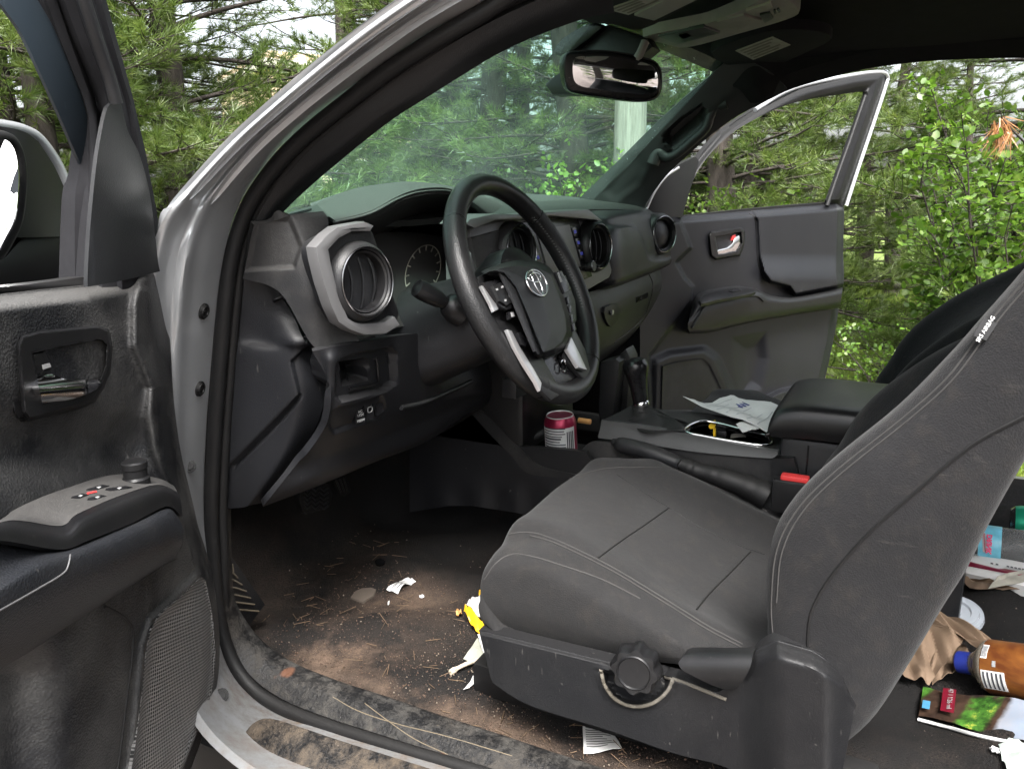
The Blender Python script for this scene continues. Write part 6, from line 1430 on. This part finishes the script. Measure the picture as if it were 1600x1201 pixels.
o, G = crumple('folded_receipt', [fl(724, 1085, .002), fl(752, 1046, .010), fl(778, 1038, .020), fl(778, 1056, .010)], MAT['white'], 8, 6, .003, seed=13); done(rebase(o), 'folded white paper fanned out below the seat corner', 'receipt')
st = cr([fl(704, 1055, .006), fl(716, 1050, .008), fl(730, 1045, .010), fl(746, 1039, .010)], 4)
o = tube('bone_stick', st, np.interp(np.arange(len(st)), [0, 2, 4, 9, 12], [.0045, .005, .003, .0036, .0042]), simple('bone_white', (.62, .52, .40), .7), n=8); done(rebase(o), 'pale bone like stick lying beside the folded receipts', 'stick')
o, G = crumple('receipt', [fl(910, 1121, .003), fl(952, 1136, .003), fl(972, 1173, .003), fl(912, 1182, .003)], MAT['white'], 8, 8, .0015, seed=14)
strips(o, G, np.linspace(.12, .85, 12), MAT['screen'], .08, .92, .022, parent=o); done(o, 'printed white receipt sticking out from under the driver seat side', 'receipt')
cl_ = [(548, 935), (556, 925), (566, 921), (580, 920), (588, 923), (584, 932), (574, 938), (568, 943), (560, 940)]
o = panel('mud_clod', [fl(*p, .004) for p in cl_], .008, simple('mud', (.085, .068, .054), .95, bump=.5, bscale=120), None, .001, direction=(0, 0, -1)); done(rebase(o), 'flat pale mud clod pressed into the driver carpet', 'mud clod')
o = panel('floor_tear', cr([fl(*p, .003) for p in [(586, 878), (594, 874), (602, 878), (598, 884), (589, 884)]], 2, True), .004, MAT['black'], None, 0, direction=(0, 0, -1)); done(rebase(o), 'small black plug lying on the carpet above the mud clod', 'plug')
o, G = crumple('dry_leaf', [fl(712, 960), fl(720, 957), fl(722, 964), fl(714, 967)], MAT['amber'], 4, 4, .004, seed=18); done(rebase(o), 'curled tan leaf on the carpet beside the snack wrapper', 'leaf')
# --- rubbish on the rear floor
def fr(px, py, off=.0): return fl(px, py, off)
# green can
c0 = fr(1578, 838, .034); ax = fr(1660, 848, .034) - c0
gc = empty('drink_can', c0 - np.array([0, 0, .034]))
rel(lathe('can_body', [(.024, 0), (.0305, .004), (.033, .014), (.033, .11), (.03, .118), (.0265, .122)], c0, ax, MAT['cangreen'], n=36), gc)
rel(lathe('can_end', [(0, -.0), (.022, .0), (.025, -.003), (.0275, .002), (.0305, .005)], c0 - ax / np.linalg.norm(ax) * .001, ax, MAT['alu'], n=36), gc)
ca = ax / np.linalg.norm(ax); cs = np.cross(ca, [0, 0, 1]); vd = CAM - c0; vd /= np.linalg.norm(vd); vp = vd - ca * (vd @ ca); vp /= np.linalg.norm(vp)
cu = np.cross(ca, vp)
rel(panel('red_spot', [c0 + ca * (.045 + .012 * math.cos(t)) + vp * .0335 + cu * (.010 * math.sin(t) + .008) for t in np.linspace(0, 6.28, 12, endpoint=False)], .001, MAT['canred'], None, 0), gc)
done(gc, 'bright green drink can lying on the rear floor', 'can')
# clear bottle with blue label
m, n, b, o = newmat('clear_plastic'); b.inputs['Base Color'].default_value = (.9, .93, .94, 1); b.inputs['Roughness'].default_value = .06; b.inputs['Transmission Weight'].default_value = .9; b.inputs['IOR'].default_value = 1.2; MAT['clear'] = m
m, n, b, o = newmat('frosted_plastic'); b.inputs['Base Color'].default_value = (.55, .6, .66, 1); b.inputs['Roughness'].default_value = .25; b.inputs['Alpha'].default_value = .42; MAT['frost'] = m
def bottle(p0, p1, r, prof, label, lab_rng, extra):
    ax = p1 - p0; L = np.linalg.norm(ax); root = empty(extra[0], p0 - np.array([0, 0, r]))
    rel(lathe('bottle_body', [(a_ * r, h * L) for a_, h in prof], p0, ax, extra[1], n=40), root)
    rel(lathe('bottle_label', [(r * 1.01, lab_rng[0] * L), (r * 1.015, lab_rng[0] * L + .001), (r * 1.015, lab_rng[1] * L - .001), (r * 1.01, lab_rng[1] * L)], p0, ax, label, n=40), root)
    a = ax / L; vd = CAM - p0; vp = vd - a * (vd @ a); vp /= np.linalg.norm(vp); cu = np.cross(a, vp)
    return root, a, vp, cu, L
MAT['lblue'] = simple('label_blue', (.13, .40, .52), .3, var=.3)
b0, b1 = fr(1512, 872, .036), fr(1650, 892, .036)
bt, a, vp, cu, L = bottle(b0, b1, .036, [(0, .02), (.6, 0), (.9, .01), (1, .06), (1, .15), (.93, .2), (1, .24), (1, .66), (.9, .72), (.45, .9), (.4, 1)], MAT['lblue'], (.10, .36), ('plastic_bottle', MAT['clear']))
o = text('lettering', 'DRINK', b0 + a * L * .225 + vp * .0385, cu, -a, .012, simple('label_red', (.50, .02, .10), .4), None, .0004, bold=.0006); o.parent = bt; o.matrix_parent_inverse = Matrix.Translation(-bt.location)
for k in range(3): rel(panel('label_stripe', [b0 + a * L * (.13 + .012 * k) + vp * .0371 + cu * q + a * w_ for q, w_ in ((-.02, 0), (.016, .004), (.016, .007), (-.02, .003))], .0004, MAT['canred'] if k % 2 else MAT['icon'], None, 0), bt)
done(bt, 'clear plastic bottle with blue label lying on the rear floor', 'bottle')
# carton with red stripe
o = panel('flat_carton', [fr(*p, .024) for p in [(1490, 895), (1512, 878), (1612, 900), (1604, 936), (1494, 910)]], .02, MAT['white'], None, .001, direction=(0, 0, -1))
q = [fr(*p, .0248) for p in [(1494, 899), (1503, 893), (1600, 914), (1590, 918)]]; panel('red_stripe', q, .0005, MAT['canred'], o, 0)
for px in (1545, 1553, 1570, 1576, 1582, 1588, 1594): panel('print_mark', [fr(px + a_, 897 + (px - 1545) * .2 + b_, .0248) for a_, b_ in ((0, 0), (4, 1), (4, 3), (0, 2))], .0004, MAT['ink'], o, 0)
done(o, 'flat white carton with red stripe under the clear bottle', 'carton')
o, G = crumple('receipt', [fr(1542, 931, .012), fr(1556, 920, .022), fr(1620, 908, .03), fr(1600, 926, .02)], MAT['label'], 6, 4, .002, seed=31); done(rebase(o), 'grey printed slip leaning on the flat white carton', 'receipt')
o, G = crumple('paper_sleeve', [fr(1492, 908, .004), fr(1530, 915, .004), fr(1600, 930, .004), fr(1520, 930, .004)], MAT['brownbag'], 7, 5, .006, seed=33); done(rebase(o), 'crushed brown sleeve in front of the flat carton', 'paper')
# clear lid
lc = fr(1484, 990, .040); 
o = lathe('cup_lid', [(0, .004), (.012, .004), (.013, .002), (.026, .002), (.028, .006), (.038, .006), (.040, .001), (.046, .001), (.047, -.006)], lc, np.array([-.25, .10, 1]), MAT['frost'], None, n=48); done(rebase(o), 'clear plastic cup lid leaning on the brown paper bag', 'lid')
# brown bag
bg_ = empty('paper_bag', fr(1460, 1040)); 
def bsheet(px4, amp, seed, nx=26, ny=20): 
    o, G = crumple('bag_side', [fr(*p, .004) + np.array([0, 0, k]) for p, k in px4], MAT['brownbag'], nx, ny, amp, seed=seed); rel(o, bg_)
bsheet([((1400, 1072), 0), ((1428, 1010), .035), ((1500, 1040), .03), ((1450, 1085), 0)], .009, 21)
bsheet([((1425, 1004), .03), ((1446, 985), .035), ((1568, 1046), .02), ((1522, 1052), .03)], .008, 22)
bsheet([((1440, 1020), .03), ((1470, 1015), .03), ((1520, 1060), .01), ((1455, 1080), .0)], .008, 23)
done(bg_, 'crumpled brown paper bag beside the blue capped bottle', 'paper bag')
# bottle with blue cap
m, n, b, o = newmat('amber_clear'); b.inputs['Base Color'].default_value = (.62, .55, .45, 1); b.inputs['Roughness'].default_value = .08; b.inputs['Transmission Weight'].default_value = .75; b.inputs['IOR'].default_value = 1.25; MAT['teac'] = m
b0, b1 = fr(1494, 1068, .038), fr(1680, 1100, .038)
m, n, b, o = newmat('label_orange'); v, g = coords(n, (1, 1, 3)); n.links.new(mixc(n, mapr(n, tex(n, v, 25, 3, .6), .35, .65), (.10, .030, .010), (.20, .075, .018)), b.inputs['Base Color']); b.inputs['Roughness'].default_value = .3; MAT['lorange'] = m
bt, a, vp, cu, L = bottle(b0, b1, .038, [(.36, .07), (.38, .10), (.42, .12), (.6, .18), (.95, .25), (1, .28), (1, .96), (.8, 1.0), (0, 1.0)], MAT['lorange'], (.29, .85), ('tea_bottle', MAT['teac']))
rel(lathe('bottle_cap', [(0, 0), (.0145, 0), (.016, .002), (.016, .018), (.0155, .02), (.0165, .021), (.0165, .025), (.012, .026)], b0 - a * .002, a, MAT['bluecap'], n=40, mod=lambda t: 1 + .012 * math.cos(20 * t)), bt)
for q0, q1, u0, u1, mt in ((.30, .50, .006, .034, 'white'), (.296, .35, -.032, -.010, 'white'), (.40, .43, -.008, .0, 'icon')):
    def lp(q, w_, rr): return b0 + a * L * q + (vp * math.cos(w_ / .038) + cu * math.sin(w_ / .038)) * rr
    rel(sheet('label_panel', np.array([[lp(q, w_, .0392) for w_ in np.linspace(u0, u1, 7)] for q in np.linspace(q0, q1, 3)]), MAT[mt], None, .0003), bt)
    if mt == 'white':
        for k in range(5):
            qq = q0 + (q1 - q0) * (k + .4) / 5.4
            rel(sheet('print_line', np.array([[lp(q, w_, .0398) for w_ in np.linspace(u0 + .002, u1 - .002, 7)] for q in (qq, qq + (q1 - q0) * .08)]), MAT['ink'], None, .0002), bt)
done(bt, 'blue capped bottle with orange label lying on the rear floor', 'bottle')
# printed potting soil pouch
q0, q1, q3 = fr(1441, 1083), fr(1620, 1115), fr(1434, 1126)
pm, n, b, o = newmat('pouch_print'); v, g = coords(n); t1 = tex(n, v, 55, 6, .75); t2 = tex(n, v, 16, 5, .7)
def pd_(d, o_): x = N(n, 'ShaderNodeVectorMath', operation='DOT_PRODUCT'); n.links.new(g.outputs['Position'], x.inputs[0]); d = np.asarray(d); d = d / (d @ d); x.inputs[1].default_value = tuple(d); return mul(n, x.outputs['Value'], -float(np.asarray(o_) @ d), 'ADD')
uu = mul(n, pd_(q1 - q0, q0), mul(n, mul(n, t2, -.5, 'ADD'), .12), 'ADD')
c_ = mixc(n, mapr(n, t1, .35, .7), (.018, .011, .009), (.075, .045, .03))
gcol = mixc(n, mapr(n, t1, .38, .62), (.012, .035, .008), (.075, .21, .03))
def band(a0, a1, soft=.02): return mul(n, mapr(n, uu, a0 - soft, a0 + soft), mapr(n, uu, a1 - soft, a1 + soft, 1, 0))
c_ = mixc(n, band(-.1, .115), c_, gcol); c_ = mixc(n, mul(n, band(.50, .76), mapr(n, t2, .42, .5)), c_, gcol)
c_ = mixc(n, mul(n, band(.60, .74), mapr(n, t1, .55, .6)), c_, (.30, .32, .05)); c_ = mixc(n, band(.83, 1.3), c_, mixc(n, t2, (.18, .28, .42), (.35, .30, .26)))
n.links.new(c_, b.inputs['Base Color']); b.inputs['Roughness'].default_value = .3
po_ = empty('soil_pouch', fr(1520, 1125)); 
o, G = crumple('pouch_body', [fr(1441, 1083, .006), fr(1620, 1115, .012), fr(1620, 1172, .006), fr(1434, 1126, .004)], pm, 16, 8, .003, seed=41); rel(o, po_)
def patch_on(u0, u1, v0, v1, mat, nm, hh=.0010):
    g = np.array([[G[min(7, int(v_ * 8)), min(15, int(u * 16))] * 0 + ((G[0, 0] * (1 - u) + G[0, -1] * u) * (1 - v_) + (G[-1, 0] * (1 - u) + G[-1, -1] * u) * v_) + np.array([0, 0, .0065 + hh]) for u in np.linspace(u0, u1, 4)] for v_ in np.linspace(v0, v1, 4)]); rel(sheet(nm, g, mat, None, .0005), po_)
patch_on(.19, .31, .10, .84, simple('print_red', (.15, .008, .02), .35), 'print_panel', .0014); patch_on(.02, .09, .62, .88, simple('print_blue', (.08, .28, .45), .35), 'print_badge', .0018)
e_ = (G[0, -1] - G[0, 0]); f2 = (G[-1, 0] - G[0, 0]); tt = G[0, 0] + e_ * .26 + f2 * .47 + np.array([0, 0, .0095])
o = text('lettering', '47 / 126 ml', tt, f2, e_, .010, MAT['icon'], None, .0002); o.parent = po_; o.matrix_parent_inverse = Matrix.Translation(-po_.location)
ed = cr([fr(1434, 1127, .004), fr(1480, 1139, .004), fr(1530, 1153, .004), fr(1620, 1174, .006)], 5); rel(tube('pouch_edge', ed, .0025, MAT['white'], None, n=6), po_)
done(po_, 'soil printed plastic pouch with white edge on the rear floor', 'pouch')
o, G = crumple('plastic_wrap', [fr(1558, 1172, .003), fr(1620, 1170, .006), fr(1640, 1230, .004), fr(1572, 1215, .003)], simple('iridescent_wrap', (.42, .48, .44), .2, .1, var=.4), 8, 6, .006, seed=51); done(rebase(o), 'pale shiny plastic wrap below the soil pouch', 'wrapper')
o, G = crumple('foam_scrap', [fr(1544, 1176, .004), fr(1549, 1173, .004), fr(1565, 1181, .004), fr(1561, 1184, .004)], MAT['white'], 4, 3, .003, .003, seed=52); done(rebase(o), 'torn white foam scrap below the soil pouch', 'foam scrap')
# --- crumbs, needles and twigs: nobody could count them
R_ = np.random.default_rng(9)
def scatter(name, regions, K, kind, mat, label):
    P = []
    for (x0, x1, y0, y1, wgt) in regions:
        k = int(K * wgt); P.append(np.stack([R_.uniform(x0, x1, k), R_.uniform(y0, y1, k)], 1))
    P = np.vstack(P); z = floor_z(P[:, 0], P[:, 1]) + .002; P3 = np.column_stack([P, z]); k = len(P3)
    if kind == 'stick':
        d = unit(np.column_stack([R_.normal(0, 1, (k, 2)), R_.uniform(-.05, .25, k)])); L = R_.uniform(.006, .032, (k, 1)); s_ = unit(np.cross(d, [0, 0, 1.])) * .0006; u_ = np.cross(s_, d)
        A, B = P3, P3 + d * L
        V = np.stack([A - s_, A + s_, A + u_ * 1.2, B - s_, B + s_, B + u_ * 1.2], 1).reshape(-1, 3); b0 = np.arange(k)[:, None] * 6
        F = np.vstack([b0 + np.array(q) for q in ([0, 3, 4, 1], [1, 4, 5, 2], [2, 5, 3, 0])])
    else:
        r_ = .0005 + .0016 * R_.uniform(0, 1, (k, 1)) ** 4 ; dirs = np.array([[1, 0, -.3], [-.6, .8, -.3], [-.5, -.8, -.3], [0, .1, .9]])
        V = (P3[:, None] + dirs[None] * r_[:, None] * R_.uniform(.6, 1.4, (k, 4, 1))).reshape(-1, 3); b0 = np.arange(k)[:, None] * 4
        F = np.vstack([b0 + np.array(q) for q in ([0, 1, 3], [1, 2, 3], [2, 0, 3], [0, 2, 1])])
    tag(link(bpy.data.objects.new(name, soup(name, V, F, mat))), label, 'debris', kind='stuff')
MAT['straw'] = simple('dry_needle', (.13, .085, .05), .8, var=.5); MAT['crumb'] = simple('crumbs', (.22, .18, .14), .9, var=.5); MAT['dirt'] = simple('dirt_grains', (.11, .07, .05), .95, var=.5)
scatter('debris_needles', [(-.66, -.15, -.15, .15, .30), (-.66, -.45, -.40, -.02, .35), (-.66, -.2, .36, .50, .18), (-.66, -.2, .1, .4, .10), (-.45, .3, -1.2, -.62, .07)], 300, 'stick', MAT['straw'], 'dry pine needles and twigs strewn over the truck carpet')
scatter('debris_crumbs', [(-.66, -.30, -.12, .12, .45), (-.66, -.45, -.45, -.05, .25), (-.66, -.12, .0, .5, .15), (-.45, .5, -1.2, -.60, .15)], 1500, 'crumb', MAT['crumb'], 'pale crumbs and grit scattered over the truck carpet')
scatter('debris_soil', [(-.67, -.30, -.10, .40, .75), (-.66, -.45, -.45, -.05, .25)], 5000, 'crumb', MAT['dirt'], 'dark soil grains spread over the driver carpet')
